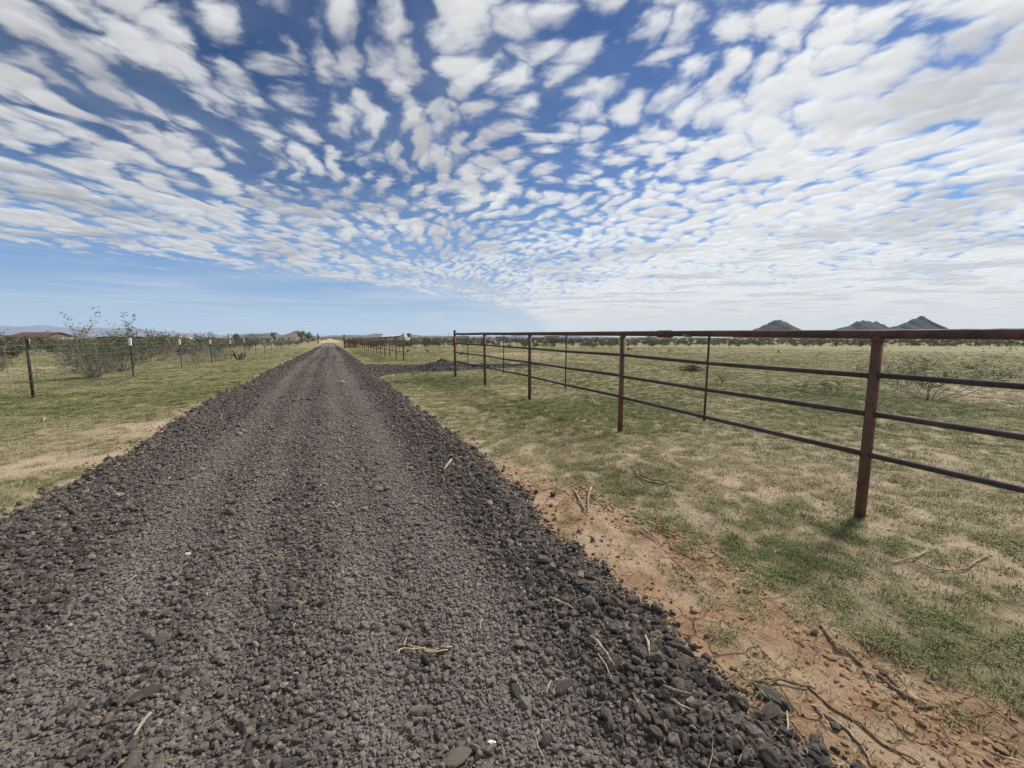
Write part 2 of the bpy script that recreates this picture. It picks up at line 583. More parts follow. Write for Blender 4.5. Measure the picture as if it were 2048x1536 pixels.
M['rubber_hole_shade'] = simple('old_rubber_hole_shade', (0.035, 0.035, 0.036), 0.8, 0.3, 8)  # tyre black, also the painted shade inside the burrow
M['cactus'] = simple('saguaro_skin', (0.07, 0.085, 0.05), 0.8, 0.25, 5)
M['hole'] = simple('burrow_soil', (0.34, 0.25, 0.17), 0.95, 0.2, 9)


def wallmat(name, col, **k):
    return simple(name, col, 0.8, 0.10, 1.2, **k)


M['w_white'] = wallmat('white_siding', (0.72, 0.71, 0.69))
M['w_tan'] = wallmat('tan_stucco', (0.40, 0.32, 0.24))
M['w_brown'] = wallmat('brown_stucco', (0.20, 0.15, 0.11))
M['w_cream'] = wallmat('cream_stucco', (0.58, 0.50, 0.40))
M['r_red'] = wallmat('red_brown_roof', (0.13, 0.075, 0.062))
M['r_brown'] = wallmat('brown_roof', (0.13, 0.10, 0.085))
M['r_grey'] = wallmat('grey_metal_roof', (0.48, 0.48, 0.48))
M['r_blue'] = wallmat('blue_grey_roof', (0.18, 0.20, 0.30))
M['r_slate'] = wallmat('slate_roof', (0.24, 0.26, 0.30))
M['r_dark'] = wallmat('dark_roof', (0.05, 0.045, 0.045))
M['glass'] = simple('dark_glass', (0.03, 0.035, 0.04), 0.2, 0.1, 2)

# hills
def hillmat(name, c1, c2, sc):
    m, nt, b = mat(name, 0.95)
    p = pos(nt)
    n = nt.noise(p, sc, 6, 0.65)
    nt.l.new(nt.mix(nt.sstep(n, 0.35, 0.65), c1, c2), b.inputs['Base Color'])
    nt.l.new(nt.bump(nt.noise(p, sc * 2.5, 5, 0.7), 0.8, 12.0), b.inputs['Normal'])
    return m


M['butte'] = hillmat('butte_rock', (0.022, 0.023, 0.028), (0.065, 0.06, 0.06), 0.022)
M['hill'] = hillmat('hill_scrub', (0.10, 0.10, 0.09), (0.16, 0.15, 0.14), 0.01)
M['range'] = hillmat('range_rock', (0.20, 0.22, 0.30), (0.25, 0.27, 0.35), 0.003)  # distance haze put into the colour, paler and bluer than the rock

# ------------------------------------------------------------------ ground sheet
def geo(a, b, step, growth):
    out, x, s = [], a, step
    while x < b:
        out.append(x); s *= growth; x += s
    out.append(b)
    return out


xs = np.array([-v for v in geo(8, 13000, 0.1, 1.09)][::-1][:-1] + list(np.arange(-8, 1.4, 0.1)) + list(np.arange(1.4, 4.6, 0.03))
              + list(np.arange(4.6, 14, 0.1)) + geo(14, 13000, 0.12, 1.09))
ys = np.array([-v for v in geo(3, 3000, 0.2, 1.25)][::-1][:-1] + list(np.arange(-3, 0.3, 0.12)) + list(np.arange(0.3, 5.6, 0.03))
              + list(np.arange(5.6, 24, 0.1)) + geo(24, 13000, 0.12, 1.07))
X, Y = np.meshgrid(xs, ys, indexing='ij')
Z = gz(X, Y)
me = np_mesh('ground', np.stack([X, Y, Z], -1).reshape(-1, 3), grid_faces(len(xs), len(ys)), M['ground'])
ca = me.color_attributes.new('mask', 'FLOAT_COLOR', 'POINT')
g = np.clip(greenness(X, Y), 0, 1)
leftgreen = 0.05 * sstep(-2.6, -4.5, X) * (1 - sstep(30, 80, np.hypot(X, Y)))
tan = np.clip(gauss_sum(TANS, X, Y), 0, 1)
end = sstep(6.5, 4.0, np.abs(X + 0.5)) * sstep(238, 248, Y) * (1 - sstep(700, 1200, Y))
edge = 0.30 * np.exp(-((road_sd(X, Y) - 0.25) / 0.22) ** 2)
vg = np.clip(verge(X, Y), 0, 1)
farw = sstep(5, 15, np.hypot(X, Y))
colr = np.stack([np.clip(tan + 1.7 * end + edge, 0, 3), np.clip(g + leftgreen + 0.30 * sstep(35, 95, np.hypot(X, Y)) * (1 - end), 0, 1.2), vg, farw], -1)
ca.data.foreach_set('color', colr.reshape(-1, 4).astype(np.float32).ravel())
o = bpy.data.objects.new('ground', me); COL.objects.link(o)
tag(o, kind='structure')

# road and driveway
xr = np.concatenate([np.arange(-3.3, 2.4, 0.06), np.arange(2.4, 11.2, 0.15)])
yr = np.array(list(np.arange(-4, 8, 0.07)) + list(np.arange(8, 34, 0.15)) + geo(34, 246, 0.2, 1.03))
X, Y = np.meshgrid(xr, yr, indexing='ij')
Z = road_z(X, Y)
sd = road_sd(X, Y)
fa = grid_faces(len(xr), len(yr))
keep = (sd.ravel()[fa] < 0.25).any(1)
me = np_mesh('gravel_road', np.stack([X, Y, Z], -1).reshape(-1, 3), fa[keep], M['roadbed'])
ca = me.color_attributes.new('mask', 'FLOAT_COLOR', 'POINT')
trk = track(X, Y)
du = np.clip(0.10 + 1.1 * trk, 0, 1) * (0.35 + 0.65 * sstep(8, 45, Y)) * sstep(-0.15, -0.9, sd)
ca.data.foreach_set('color', np.stack([du, du, du, np.ones_like(du)], -1).reshape(-1, 4).astype(np.float32).ravel())
o = bpy.data.objects.new('gravel_road', me); COL.objects.link(o)
tag(o, kind='structure')


# ------------------------------------------------------------------ instanced stuff
def proto_coll(name, meshes):
    c = bpy.data.collections.new(name)
    for i, me in enumerate(meshes):
        ob = bpy.data.objects.new(f'{name}_{i:02d}', me)
        c.objects.link(ob)
    return c


def scatter(name, coll, P, rot, scl, idx, **extra):
    """one object of kind stuff: points that carry rotation, scale and the index of the shape"""
    me = bpy.data.meshes.new(name)
    n = len(P)
    me.vertices.add(n)
    me.vertices.foreach_set('co', np.asarray(P, np.float32).ravel())
    a = me.attributes.new('rot', 'FLOAT_VECTOR', 'POINT'); a.data.foreach_set('vector', np.asarray(rot, np.float32).ravel())
    a = me.attributes.new('scl', 'FLOAT_VECTOR', 'POINT'); a.data.foreach_set('vector', np.asarray(scl, np.float32).ravel())
    a = me.attributes.new('idx', 'INT', 'POINT'); a.data.foreach_set('value', np.asarray(idx, np.int32))
    for k_, v_ in extra.items():
        a = me.attributes.new(k_, 'FLOAT', 'POINT'); a.data.foreach_set('value', np.asarray(v_, np.float32))
    me.update()
    ob = bpy.data.objects.new(name, me); COL.objects.link(ob)
    ng = bpy.data.node_groups.new(name + '_nodes', 'GeometryNodeTree')
    ng.interface.new_socket('Geometry', in_out='INPUT', socket_type='NodeSocketGeometry')
    ng.interface.new_socket('Geometry', in_out='OUTPUT', socket_type='NodeSocketGeometry')
    N, L = ng.nodes, ng.links
    gi, go = N.new('NodeGroupInput'), N.new('NodeGroupOutput')
    ci = N.new('GeometryNodeCollectionInfo'); ci.inputs['Collection'].default_value = coll
    ci.inputs['Separate Children'].default_value = True
    ci.inputs['Reset Children'].default_value = True
    iop = N.new('GeometryNodeInstanceOnPoints')
    iop.inputs['Pick Instance'].default_value = True

    def attr(nm, typ):
        na = N.new('GeometryNodeInputNamedAttribute'); na.data_type = typ
        na.inputs['Name'].default_value = nm
        return next(s for s in na.outputs if s.enabled and s.name == 'Attribute')
    e2r = N.new('FunctionNodeEulerToRotation')
    L.new(attr('rot', 'FLOAT_VECTOR'), e2r.inputs[0])
    L.new(gi.outputs[0], iop.inputs['Points'])
    L.new(ci.outputs[0], iop.inputs['Instance'])
    L.new(attr('idx', 'INT'), iop.inputs['Instance Index'])
    L.new(e2r.outputs[0], iop.inputs['Rotation'])
    L.new(attr('scl', 'FLOAT_VECTOR'), iop.inputs['Scale'])
    L.new(iop.outputs[0], go.inputs[0])
    md = ob.modifiers.new('scatter', 'NODES'); md.node_group = ng
    return ob


def rock_mesh(name, seed, mat_, sub=2, facets=9, flat=0.75, rough=0.06, smooth=False):
    rs = np.random.default_rng(seed)
    bm = bmesh.new()
    bmesh.ops.create_icosphere(bm, subdivisions=sub, radius=1.0)
    dirs = rs.normal(size=(facets, 3)); dirs /= np.linalg.norm(dirs, axis=1)[:, None]
    offs = rs.uniform(0.55, 0.92, facets)
    sc = np.array([rs.uniform(0.85, 1.25), rs.uniform(0.7, 1.0), rs.uniform(0.55, 0.9) * flat / 0.75])
    for v in bm.verts:
        q = np.array(v.co)
        for d, of in zip(dirs, offs):
            h = q @ d
            if h > of: q = q - d * (h - of) * 0.9
        q = q * (1 + rough * rs.normal()) * sc
        v.co = q
    me = bpy.data.meshes.new(name)
    bm.to_mesh(me); bm.free()
    me.materials.append(mat_)
    if smooth: me.polygons.foreach_set('use_smooth', [True] * len(me.polygons))
    return me


stone_coll = proto_coll('gravel_stones', [rock_mesh(f'stone{i}', 100 + i, M['stone'], 2, 9 + i % 5, 0.75, 0.075, False) for i in range(14)])

# --- gravel
cand = []
def strip(n, y0, y1, x0, x1):
    return rng.uniform(x0, x1, n), rng.uniform(y0, y1, n)
parts = []
for (y0, y1, dens, smul) in ((-0.6, 2.6, 2900, 1.0), (2.6, 5, 2500, 1.0), (5, 9, 1900, 1.0), (9, 15, 1000, 1.12), (15, 26, 420, 1.35), (26, 45, 150, 1.7), (45, 90, 45, 2.2)):
    x1 = 3.0 if y0 < 12 else 11.0
    n = int(dens * (y1 - y0) * (x1 + 3.2))
    px, py = strip(n, y0, y1, -3.2, x1)
    s_ = road_sd(px, py)
    keepp = rng.random(n) < np.where(s_ < -0.05, 1.0, np.exp(-np.clip(s_ + 0.05, 0, None) / 0.05) * 0.75 + 0.0006 * (s_ < 1.0))
    px, py, s_ = px[keepp], py[keepp], s_[keepp]
    loose = np.exp(-((s_ + 0.22) / 0.32) ** 2)
    trk = np.clip(track(px, py), 0, 1)
    r_ = np.exp(rng.normal(math.log(0.0118), 0.36, len(px))) * (1 + 0.26 * loose) * (1 - 0.32 * trk)
    bigm = rng.random(len(px)) < (0.010 + 0.012 * loose) * (1 - .8 * trk)
    r_ = np.where(bigm, r_ * rng.uniform(1.6, 3.0, len(px)), r_)
    r_ = np.clip(r_, 0.005, 0.043) * smul
    dst = np.clip(0.06 + 1.15 * trk - 0.75 * loose + (fbm(px * .8, py * .5, 49, 3) - .5) * .7, 0, 1)
    parts.append((px, py, r_, dst))
for (y0, y1, nn_) in ((-0.6, 2.6, 62000), (2.6, 6, 42000)):            # fines between the stones
    px, py = strip(nn_, y0, y1, -3.0, 2.0)
    ok_ = road_sd(px, py) < 0.02
    px, py = px[ok_], py[ok_]
    trk = np.clip(track(px, py), 0, 1)
    parts.append((px, py, np.exp(rng.normal(math.log(0.0062), 0.25, len(px))), np.clip(.12 + .95 * trk + (fbm(px * .8, py * .5, 49, 3) - .5) * .7, 0, 1)))
px = np.concatenate([q[0] for q in parts]); py = np.concatenate([q[1] for q in parts]); rr = np.concatenate([q[2] for q in parts]); dst = np.concatenate([q[3] for q in parts])
pz = surf(px, py) + rr * rng.uniform(-0.15, 0.75, len(px))
n = len(px)
rot = np.stack([rng.uniform(-0.6, 0.6, n), rng.uniform(-0.6, 0.6, n), rng.uniform(0, 6.28, n)], 1)
scl = rr[:, None] * np.stack([rng.uniform(0.85, 1.3, n), rng.uniform(0.8, 1.1, n), rng.uniform(0.75, 1.15, n)], 1)
o = scatter('gravel', stone_coll, np.stack([px, py, pz], 1), rot, scl, rng.integers(0, 14, n),
            tone=np.minimum(rng.random(n), np.where(rr > 0.019, rng.uniform(.3, .95, n), 1.0)), dust=dst)
tag(o, 'loose dark grey crushed cinder gravel covering the road', 'gravel', kind='stuff')
print('gravel', n)

# --- soil clods on the verge
clod_coll = proto_coll('soil_clods', [rock_mesh(f'clod{i}', 300 + i, M['clod'], 2, 7, 0.5, 0.11, False) for i in range(6)])
n = 90000
px, py = rng.uniform(1.4, 6.0, n), rng.uniform(-0.6, 8, n)
vg = verge(px, py)
dig = np.exp(-((px - 2.35 + 0.10 * (py - 2.4)) / 0.17) ** 2) * sstep(4.0, 3.2, py) * sstep(1.2, 1.9, py) + \
      0.4 * np.exp(-((px - 2.12) / 0.16) ** 2) * sstep(1.5, 0.9, py)
keepp = rng.random(n) < vg * (0.12 + 0.80 * np.clip(dig, 0, 1)) + 0.10 * (road_sd(px, py) > .02)
px, py, dg = px[keepp], py[keepp], dig[keepp]
n = len(px)
rr = np.exp(rng.normal(math.log(0.006), 0.45, n)) * (1 + 1.7 * dg)
rr = np.clip(rr, 0.002, 0.026)
pz = surf(px, py) + rr * 0.15
rot = np.stack([rng.uniform(-0.5, 0.5, n), rng.uniform(-0.5, 0.5, n), rng.uniform(0, 6.28, n)], 1)
o = scatter('soil_clods', clod_coll, np.stack([px, py, pz], 1), rot, rr[:, None] * np.ones((1, 3)), rng.integers(0, 6, n))
tag(o, 'crumbled reddish brown soil lumps along the road verge', 'soil', kind='stuff')


# --- grass
def tuft(name, seed, mats, blades, hgt, spread, lean):
    rs = random.Random(seed)
    mb = MB()
    for _ in range(blades):
        an = rs.uniform(0, 6.283); rad = spread * math.sqrt(rs.random())
        bx, by = math.cos(an) * rad, math.sin(an) * rad
        a2 = an + rs.uniform(-0.9, 0.9)
        h = hgt * rs.uniform(0.5, 1.15)
        le = h * lean * rs.uniform(0.4, 1.5)
        w = rs.uniform(0.0008, 0.0015)
        dx, dy = math.cos(a2), math.sin(a2)
        sx, sy = -dy * w, dx * w
        p1 = (bx + dx * le * 0.35, by + dy * le * 0.35, h * 0.62)
        p2 = (bx + dx * le, by + dy * le, h * (0.95 - 0.35 * min(1, le / h)))
        mi = 1 if (len(mats) > 1 and rs.random() < 0.16) else 0
        mb.quad((bx - sx, by - sy, -0.01), (bx + sx, by + sy, -0.01), (p1[0] + sx * .8, p1[1] + sy * .8, p1[2]), (p1[0] - sx * .8, p1[1] - sy * .8, p1[2]), mi)
        mb.tri((p1[0] - sx * .8, p1[1] - sy * .8, p1[2]), (p1[0] + sx * .8, p1[1] + sy * .8, p1[2]), p2, mi)
    return mb.mesh(name, mats)


gm = [tuft(f'tuft{i}', 500 + i, [M['grass'], M['straw']], 26, 0.030, 0.036, 1.5) for i in range(6)] + \
     [tuft(f'tuftg{i}', 600 + i, [M['grass_green'], M['grass']], 32, 0.042, 0.036, 1.2) for i in range(4)] + \
     [tuft(f'tufth{i}', 700 + i, [M['grass_dry'], M['grass']], 13, 0.016, 0.055, 2.6) for i in range(4)]
grass_coll = proto_coll('grass_tufts', gm)
n = 330000
lo, hi, ex = 0.9, 95.0, 0.62
u = rng.random(n)
r = (lo ** ex + u * (hi ** ex - lo ** ex)) ** (1 / ex)
az = HEAD + rng.uniform(R(-62), R(66), n)
px, py = r * np.sin(az), r * np.cos(az)
sd = road_sd(px, py)
vg = verge(px, py)
gr = greenness(px, py) + 0.02 * sstep(-2.6, -4.5, px)
tn = np.clip(gauss_sum(TANS, px, py), 0, 1)
patch = fbm(px * 0.9, py * 0.9, 71, 4, 0.6)
fine = fbm(px * 7.0, py * 7.0, 72, 3, 0.72)
med = fbm(px * 1.9, py * 1.9, 73, 3, 0.6)
near_ = 1 - sstep(2.0, 5.0, r)
pr = sstep(0.415, 0.50, 0.07 * patch + 0.13 * med + 0.80 * fine + 0.10 * gr - 0.10 * tn + 0.025 - 0.03 * near_) * (1 - 0.9 * sstep(25, 92, r))
pr = pr * (1 - 0.90 * vg) * sstep(-0.05, 0.22, sd)
clump = sstep(0.40, 0.54, fbm(px * 10, py * 10, 77, 2, .6))
pr = pr * (1 - (1 - clump) * 0.85 * (1 - sstep(4, 12, r)))
full = rng.random(n) < np.clip(pr, 0, 1)
thin = ~full & (rng.random(n) < 0.20 * (1 - .80 * vg) * sstep(-0.1, 0.15, sd) * (1 - .85 * sstep(25, 92, r)))
keepp = full | thin
px, py, r, gr, near_, thin = px[keepp], py[keepp], r[keepp], gr[keepp], near_[keepp], thin[keepp]
n = len(px)
isg = rng.random(n) < np.clip(0.12 + 0.22 * near_ + 0.60 * gr + 1.0 * (fbm(px * 0.6, py * 0.6, 75, 3) - 0.55), 0, 0.9)
idx = np.where(isg, rng.integers(6, 10, n), rng.integers(0, 6, n))
idx = np.where(thin, rng.integers(10, 14, n), idx)
s_ = rng.uniform(0.6, 1.3, n) * (1 + r / 16.0)
rot = np.stack([rng.uniform(-0.15, 0.15, n), rng.uniform(-0.15, 0.15, n), rng.uniform(0, 6.28, n)], 1)
scl = s_[:, None] * np.stack([np.ones(n), np.ones(n), rng.uniform(0.6, 1.2, n) / (1 + r / 30)], 1)
o = scatter('grass', grass_coll, np.stack([px, py, surf(px, py)], 1), rot, scl, idx)
tag(o, 'short sparse green and straw coloured grass on both sides of the road', 'grass', kind='stuff')
print('grass', n)

# --- straw and twig litter
def litter_mesh(name, seed, m_):
    rs = random.Random(seed); mb = MB()
    pts = [Vector((-0.5, 0, 0))]
    d = Vector((1, rs.uniform(-.3, .3), 0)).normalized()
    for i in range(5):
        pts.append(pts[-1] + d * 0.2)
        d = (d + Vector((0, rs.uniform(-.4, .4), rs.uniform(-.12, .12)))).normalized()
    mb.tube(pts, [0.012, 0.016, 0.018, 0.016, 0.012, 0.006], 4)
    return mb.mesh(name, m_, True)


lit_coll = proto_coll('dry_litter', [litter_mesh(f'litter{i}', 800 + i, [M['straw'], M['bark'], M['bark_pale'], M['bark_dark']][i % 4]) for i in range(8)])
n = 1700
u = rng.random(n)
r = (0.9 + u ** 1.6 * 12)
az = HEAD + rng.uniform(R(-60), R(62), n)
px, py = r * np.sin(az), r * np.cos(az)
keepp = (road_sd(px, py) > -0.5) | (rng.random(n) < 0.10)
px, py = px[keepp], py[keepp]; n = len(px)
L_ = np.clip(np.exp(rng.normal(math.log(0.065), 0.5, n)), 0.02, 0.15)
rot = np.stack([rng.uniform(-0.1, 0.1, n), rng.uniform(-0.15, 0.15, n), rng.uniform(0, 6.28, n)], 1)
o = scatter('dry_litter', lit_coll, np.stack([px, py, surf(px, py) + 0.008 + 0.014 * (road_sd(px, py) < 0)], 1), rot,
            np.stack([L_, L_ * .9, np.clip(L_, 0, .12)], 1), rng.integers(0, 8, n))
tag(o, 'thin dry straw and twig scraps scattered over the soil', 'litter', kind='stuff')


# ------------------------------------------------------------------ pipe fences
def sleeve(mb, p0, p1, r, mi=0, sides=12):
    mb.tube([p0, p1], r, sides, mi)


RAILS = (1.18, 0.865, 0.545)


def pipe_fence(A, B, spacing, label, detail=True, stays=True, end_post=(False, False), rad=1.0, fixed=None):
    A, B = Vector((*A, 0)), Vector((*B, 0))
    L_ = (B - A).length
    n = max(1, round(L_ / spacing))
    pts = [A + (B - A) * (i / n) for i in range(n + 1)]
    if fixed:
        pts = [Vector((*q, 0)) for q in fixed]; n = len(pts) - 1
    for q in pts: q.z = float(gz(q.x, q.y))
    root = empty('pipe_fence', pts[0])
    tag(root, label, 'fence', 'rusty pipe fences around the field')
    off = pts[0]
    sides = 14 if detail else 6

    def P(q, h): return Vector((q.x - off.x, q.y - off.y, q.z - off.z + h))
    for i, q in enumerate(pts):
        mb = MB()
        tall = (end_post[0] and i == 0) or (end_post[1] and i == n)
        jx, jy = random.uniform(-.004, .004), random.uniform(-.006, .006)
        top = 1.60 if tall else 1.485
        mb.tube([P(q, -0.25), P(q, 0.7), P(q, top)], 0.038 * rad * (1.15 if tall else 1), sides)
        if tall:
            mb.tube([P(q, top), P(q, top + 0.02), P(q, top + 0.035)], [0.047 * rad, 0.044 * rad, 0.02 * rad], sides)
        elif detail:
            mb.tube([P(q, 1.44), P(q, 1.475)], [0.040, 0.046], sides)      # weld bead under the saddle
        po = mb.build('post', M['post_rust'], root, True)
    # top rail with a coupling
    mb = MB()
    path = []
    for i, q in enumerate(pts):
        path.append(P(q, 1.5))
        if i < n and detail:
            nx = pts[i + 1]
            path.append((P(q, 1.5) + P(nx, 1.5)) * 0.5 + Vector((0, 0, random.uniform(-.006, .003))))
    mb.tube(path, 0.0365 * rad, sides)
    top = mb.build('top_rail', M['rail_rust'], root, True)
    for h in RAILS:
        mb = MB()
        for i in range(n):
            a, c_ = P(pts[i], h + random.uniform(-.008, .008)), P(pts[i + 1], h + random.uniform(-.008, .008))
            md = (a + c_) * 0.5 + Vector((random.uniform(-.006, .006), 0, random.uniform(-.016, 0)))
            mb.tube([a, md, c_], 0.0215 * rad, sides)
            if detail:
                d = (c_ - a).normalized()
                mb.tube([a + d * 0.034, a + d * 0.052], [0.031, 0.022], 10)
                mb.tube([c_ - d * 0.052, c_ - d * 0.034], [0.022, 0.031], 10)
        mb.build('rail', M['rod_rust'], root, True)
    if stays:
        for i in range(n):
            md = (pts[i] + pts[i + 1]) * 0.5
            md.z = float((pts[i].z + pts[i + 1].z) / 2)
            side = -0.026
            mb = MB()
            q0, q1 = P(md, 0.49), P(md, 1.475)
            q0.x += side; q1.x += side * 0.6
            mb.tube([q0, q1], 0.0125 * rad, 8)
            if detail:
                for h in RAILS:
                    mb.tube([P(md, h) + Vector((side - .004, 0, -.018)), P(md, h) + Vector((side + .004, 0, .018))], 0.0165, 8)
            mb.build('stay', M['rod_rust'], root, True)
    return root, top, pts


FX = 4.05
f1, top1, pts1 = pipe_fence((FX, 14.36), (FX, -4.50), 3.12, 'rusty brown pipe fence with a welded top rail coupling, the nearest run on the grass',
                            end_post=(True, False), fixed=[(4.00, 14.36), (4.07, 11.45), (4.09, 8.50), (4.03, 5.16), (3.93, 1.90), (3.84, -1.3), (3.76, -4.5)])
# coupling sleeve and blue paint band on the top rail (between the third and fourth posts)
d = ray(1328, 666.5)
t = 3.98 / d[0]
yk = d[1] * t
xk = float(np.interp(yk, [q.y for q in pts1][::-1], [q.x for q in pts1][::-1])) - pts1[0].x
zo = 1.5 + float(np.interp(yk, [q.y for q in pts1][::-1], [q.z for q in pts1][::-1])) - pts1[0].z
yk_l = yk - pts1[0].y
mb = MB()
mb.tube([(xk, yk_l + .16, zo - .002), (xk, yk_l + .12, zo - .002), (xk, yk_l - .10, zo - .002), (xk, yk_l - .14, zo - .002)], [0.038, 0.047, 0.047, 0.038], 16)
mb.build('coupling', M['rail_rust'], top1, True)
mb = MB()
mb.tube([(xk - .008, yk_l - .34, zo - .003), (xk - .010, yk_l - .44, zo - .003)], 0.0382, 16)
mb.build('paint_band', M['blue_mark'], top1, True)['label'] = 'faded blue paint band on the pipe'

f2, _, pts2 = pipe_fence((3.95, 25.4), (3.95, 66.2), 3.2, 'rusty pipe fence running beside the road beyond the gravel driveway', detail=False, end_post=(True, True))
f3, _, pts3 = pipe_fence((7.1, 66.2), (237, 66.2), 3.2, 'thin dark pipe fence across the far side of the field', detail=False, stays=False, rad=1.05)
# join rails back to the corner
f4, _, pts4 = pipe_fence((3.95, 69.4), (3.95, 112), 3.2, 'dark pipe fence receding past the field corner towards the scrub', detail=False, stays=True)

# rusty gate panel and tall post at the corner
gx, gy = 1.95, 69.0
gzv = float(gz(gx + 1, gy))
root = empty('metal_gate', (gx, gy, gzv)); tag(root, 'rusty sheeted metal gate standing across the corner of the pipe fence', 'gate')
mb = MB(); mb.tube([(0, 0, -0.2), (0, 0, 1.95)], 0.07, 10); mb.build('post', M['rod_rust'], root, True)
mb = MB()
for k in range(16):
    x0 = 0.12 + k * 0.105
    mb.box(x0, x0 + 0.07, -0.012, 0.012, 0.1, 1.25 - 0.05 * (k % 3 == 0))
mb.build('slat_panel', M['post_rust'], root)
mb = MB(); mb.box(0.08, 1.82, 0.015, 0.05, 0.25, 0.33); mb.box(0.08, 1.82, 0.015, 0.05, 1.0, 1.08); mb.build('gate_frame', M['rod_rust'], root)

# ------------------------------------------------------------------ wire fence on the left
WX = -6.5
wy = [2.6, 7.9, 13.45, 19.0, 24.3, 29.8, 35.2, 40.5, 46.0, 51.7, 57.5, 63.0, 68.5, 74.0, 79.5, 85.0, 90.5, 96.0, 101.5, 107.0]
z0 = float(gz(WX, wy[0]))
root = empty('wire_fence', (WX, wy[0], z0))
tag(root, 'galvanised wire mesh fence on dark steel posts with white tips', 'fence')
hts = []
for i, y in enumerate(wy):
    z = float(gz(WX, y)) - z0
    h = 1.38 + random.uniform(-.03, .05)
    if i == 8: h = 1.12
    lean = random.uniform(-.02, .02)
    mb = MB()
    ly = y - wy[0]
    if i == 2:
        mb.tube([(0, ly, z - .3), (0.01, ly + .03, z + 1.40)], 0.029, 10)          # a plain round pipe post
        mb.build('post', M['tpost'], root, True)
        mb2 = MB(); mb2.tube([(0.055, ly + .01, z + 1.16), (0.06, ly + .02, z + 1.40)], 0.016, 8)
        mb2.build('post_sleeve', M['wire'], root, True)
    else:
        mb.box(-0.021, 0.021, ly - .006, ly + .006, z - .3, z + h)
        mb.box(-0.005, 0.005, ly + .006, ly + .045, z - .3, z + h)
        for k in range(12):
            mb.box(-0.010, 0.010, ly - .013, ly - .006, z + .1 + k * .1, z + .13 + k * .1)
        po = mb.build('post', M['tpost'], root)
        if i != 8:
            m2 = MB()
            m2.box(-0.034, 0.034, ly - .022, ly + .052, z + h - .25, z + h + .012)
            m2.build('white_tip', M['white_tip'], po)
    hts.append(z)
wl = [y - wy[0] for y in wy]
mb = MB()
hs = [0.06, 0.22, 0.40, 0.58, 0.76, 0.94, 1.12, 1.24]
for h in hs:
    mb.tube([(0.03, a, z + h + 0.0) for a, z in zip(wl, hts)], 0.0024 if h < 1.1 else 0.0032, 4, cap=False)
mb.build('line_wires', M['wire'], root)
mb = MB()
k = 0
y = 0.0
while y < wl[-1]:
    z = float(np.interp(y, wl, hts))
    stay = (k % 6 == 3)
    mb.tube([(0.03, y, z + .05), (0.03, y, z + (1.26 if stay else 1.12))], 0.0065 if stay else 0.0017, 4, cap=False)
    y += 0.16 if y < 40 else 0.32
    k += 1
mb.build('wire_netting', M['wire'], root)


# ------------------------------------------------------------------ shrubs
def shrub_parts(seed, height, width, stems=16, outmin=0.15, leaf=0.03, leaves=2600, bare=0.25, lean=(0, 0), twiggy=1.0, stem_r=0.012, sides=4):
    rs = random.Random(seed)
    st, lf = MB(), MB()
    tips = []

    def grow(p, d, length, rad, depth):
        pts, rads = [p.copy()], [rad]
        n = 4 if depth < 2 else 3
        for i in range(n):
            d = (d + Vector((rs.uniform(-.30, .30), rs.uniform(-.30, .30), rs.uniform(-.10, .18)))).normalized()
            p = p + d * (length / n)
            if p.z < 0.03: p.z = 0.03
            pts.append(p.copy()); rads.append(rad * (1 - 0.6 * (i + 1) / n))
            if depth < 3 and i >= (1 if depth == 0 else 0):
                for _ in range(rs.choice((1, 2)) if depth < 2 else 1):
                    if rs.random() < 0.86 * twiggy:
                        nd = (d + Vector((rs.uniform(-.8, .8), rs.uniform(-.8, .8), rs.uniform(-.25, .6)))).normalized()
                        grow(p.copy(), nd, length * rs.uniform(0.38, 0.62), rads[-1] * 0.62, depth + 1)
        st.tube(pts, rads, sides if depth < 2 else 3, cap=False)
        if depth >= 1: tips.append((pts[-2], pts[-1]))
        if depth >= 2: tips.append((pts[-3], pts[-2]))
    for k in range(stems):
        an = 6.283 * k / stems + rs.uniform(-.35, .35)
        out = rs.uniform(outmin, 1.0)
        dx, dy = math.cos(an) * width * 0.5 * out + lean[0], math.sin(an) * width * 0.5 * out + lean[1]
        hh = height * (1.0 - 0.38 * out * out) * rs.uniform(0.5, 1.1)
        d = Vector((dx, dy, hh))
        L_ = d.length
        d = (d.normalized() + Vector((0, 0, -0.05))).normalized()
        grow(Vector((math.cos(an) * .05, math.sin(an) * .05, -0.03)), d, L_ * 0.82, stem_r * rs.uniform(.7, 1.3), 0)
    zs = sorted(q[2] for q in st.v); xw = sorted(math.hypot(q[0] - lean[0] * .5, q[1] - lean[1] * .5) for q in st.v)
    kz = height / zs[int(len(zs) * .995)]; kx = width * .5 / xw[int(len(xw) * .97)]
    st.v = [(q[0] * kx, q[1] * kx, q[2] * kz) for q in st.v]
    tips = [tuple(Vector((q.x * kx, q.y * kx, q.z * kz)) for q in pr) for pr in tips]
    if leaves and tips:
        for _ in range(leaves):
            a, c = rs.choice(tips)
            q = a + (c - a) * rs.uniform(0.1, 1.15) + Vector((rs.gauss(0, leaf * 1.1), rs.gauss(0, leaf * 1.1), rs.gauss(0, leaf * .9)))
            if q.z < 0.05 + bare * rs.random(): continue
            u_ = Vector((rs.gauss(0, 1), rs.gauss(0, 1), rs.gauss(0, .7))).normalized()
            w_ = u_.cross(Vector((rs.gauss(0, 1), rs.gauss(0, 1), rs.gauss(0, 1)))).normalized()
            l_ = leaf * rs.uniform(.6, 1.3)
            lf.quad(q - u_ * l_, q - w_ * l_ * .45, q + u_ * l_, q + w_ * l_ * .45)
    return st, lf


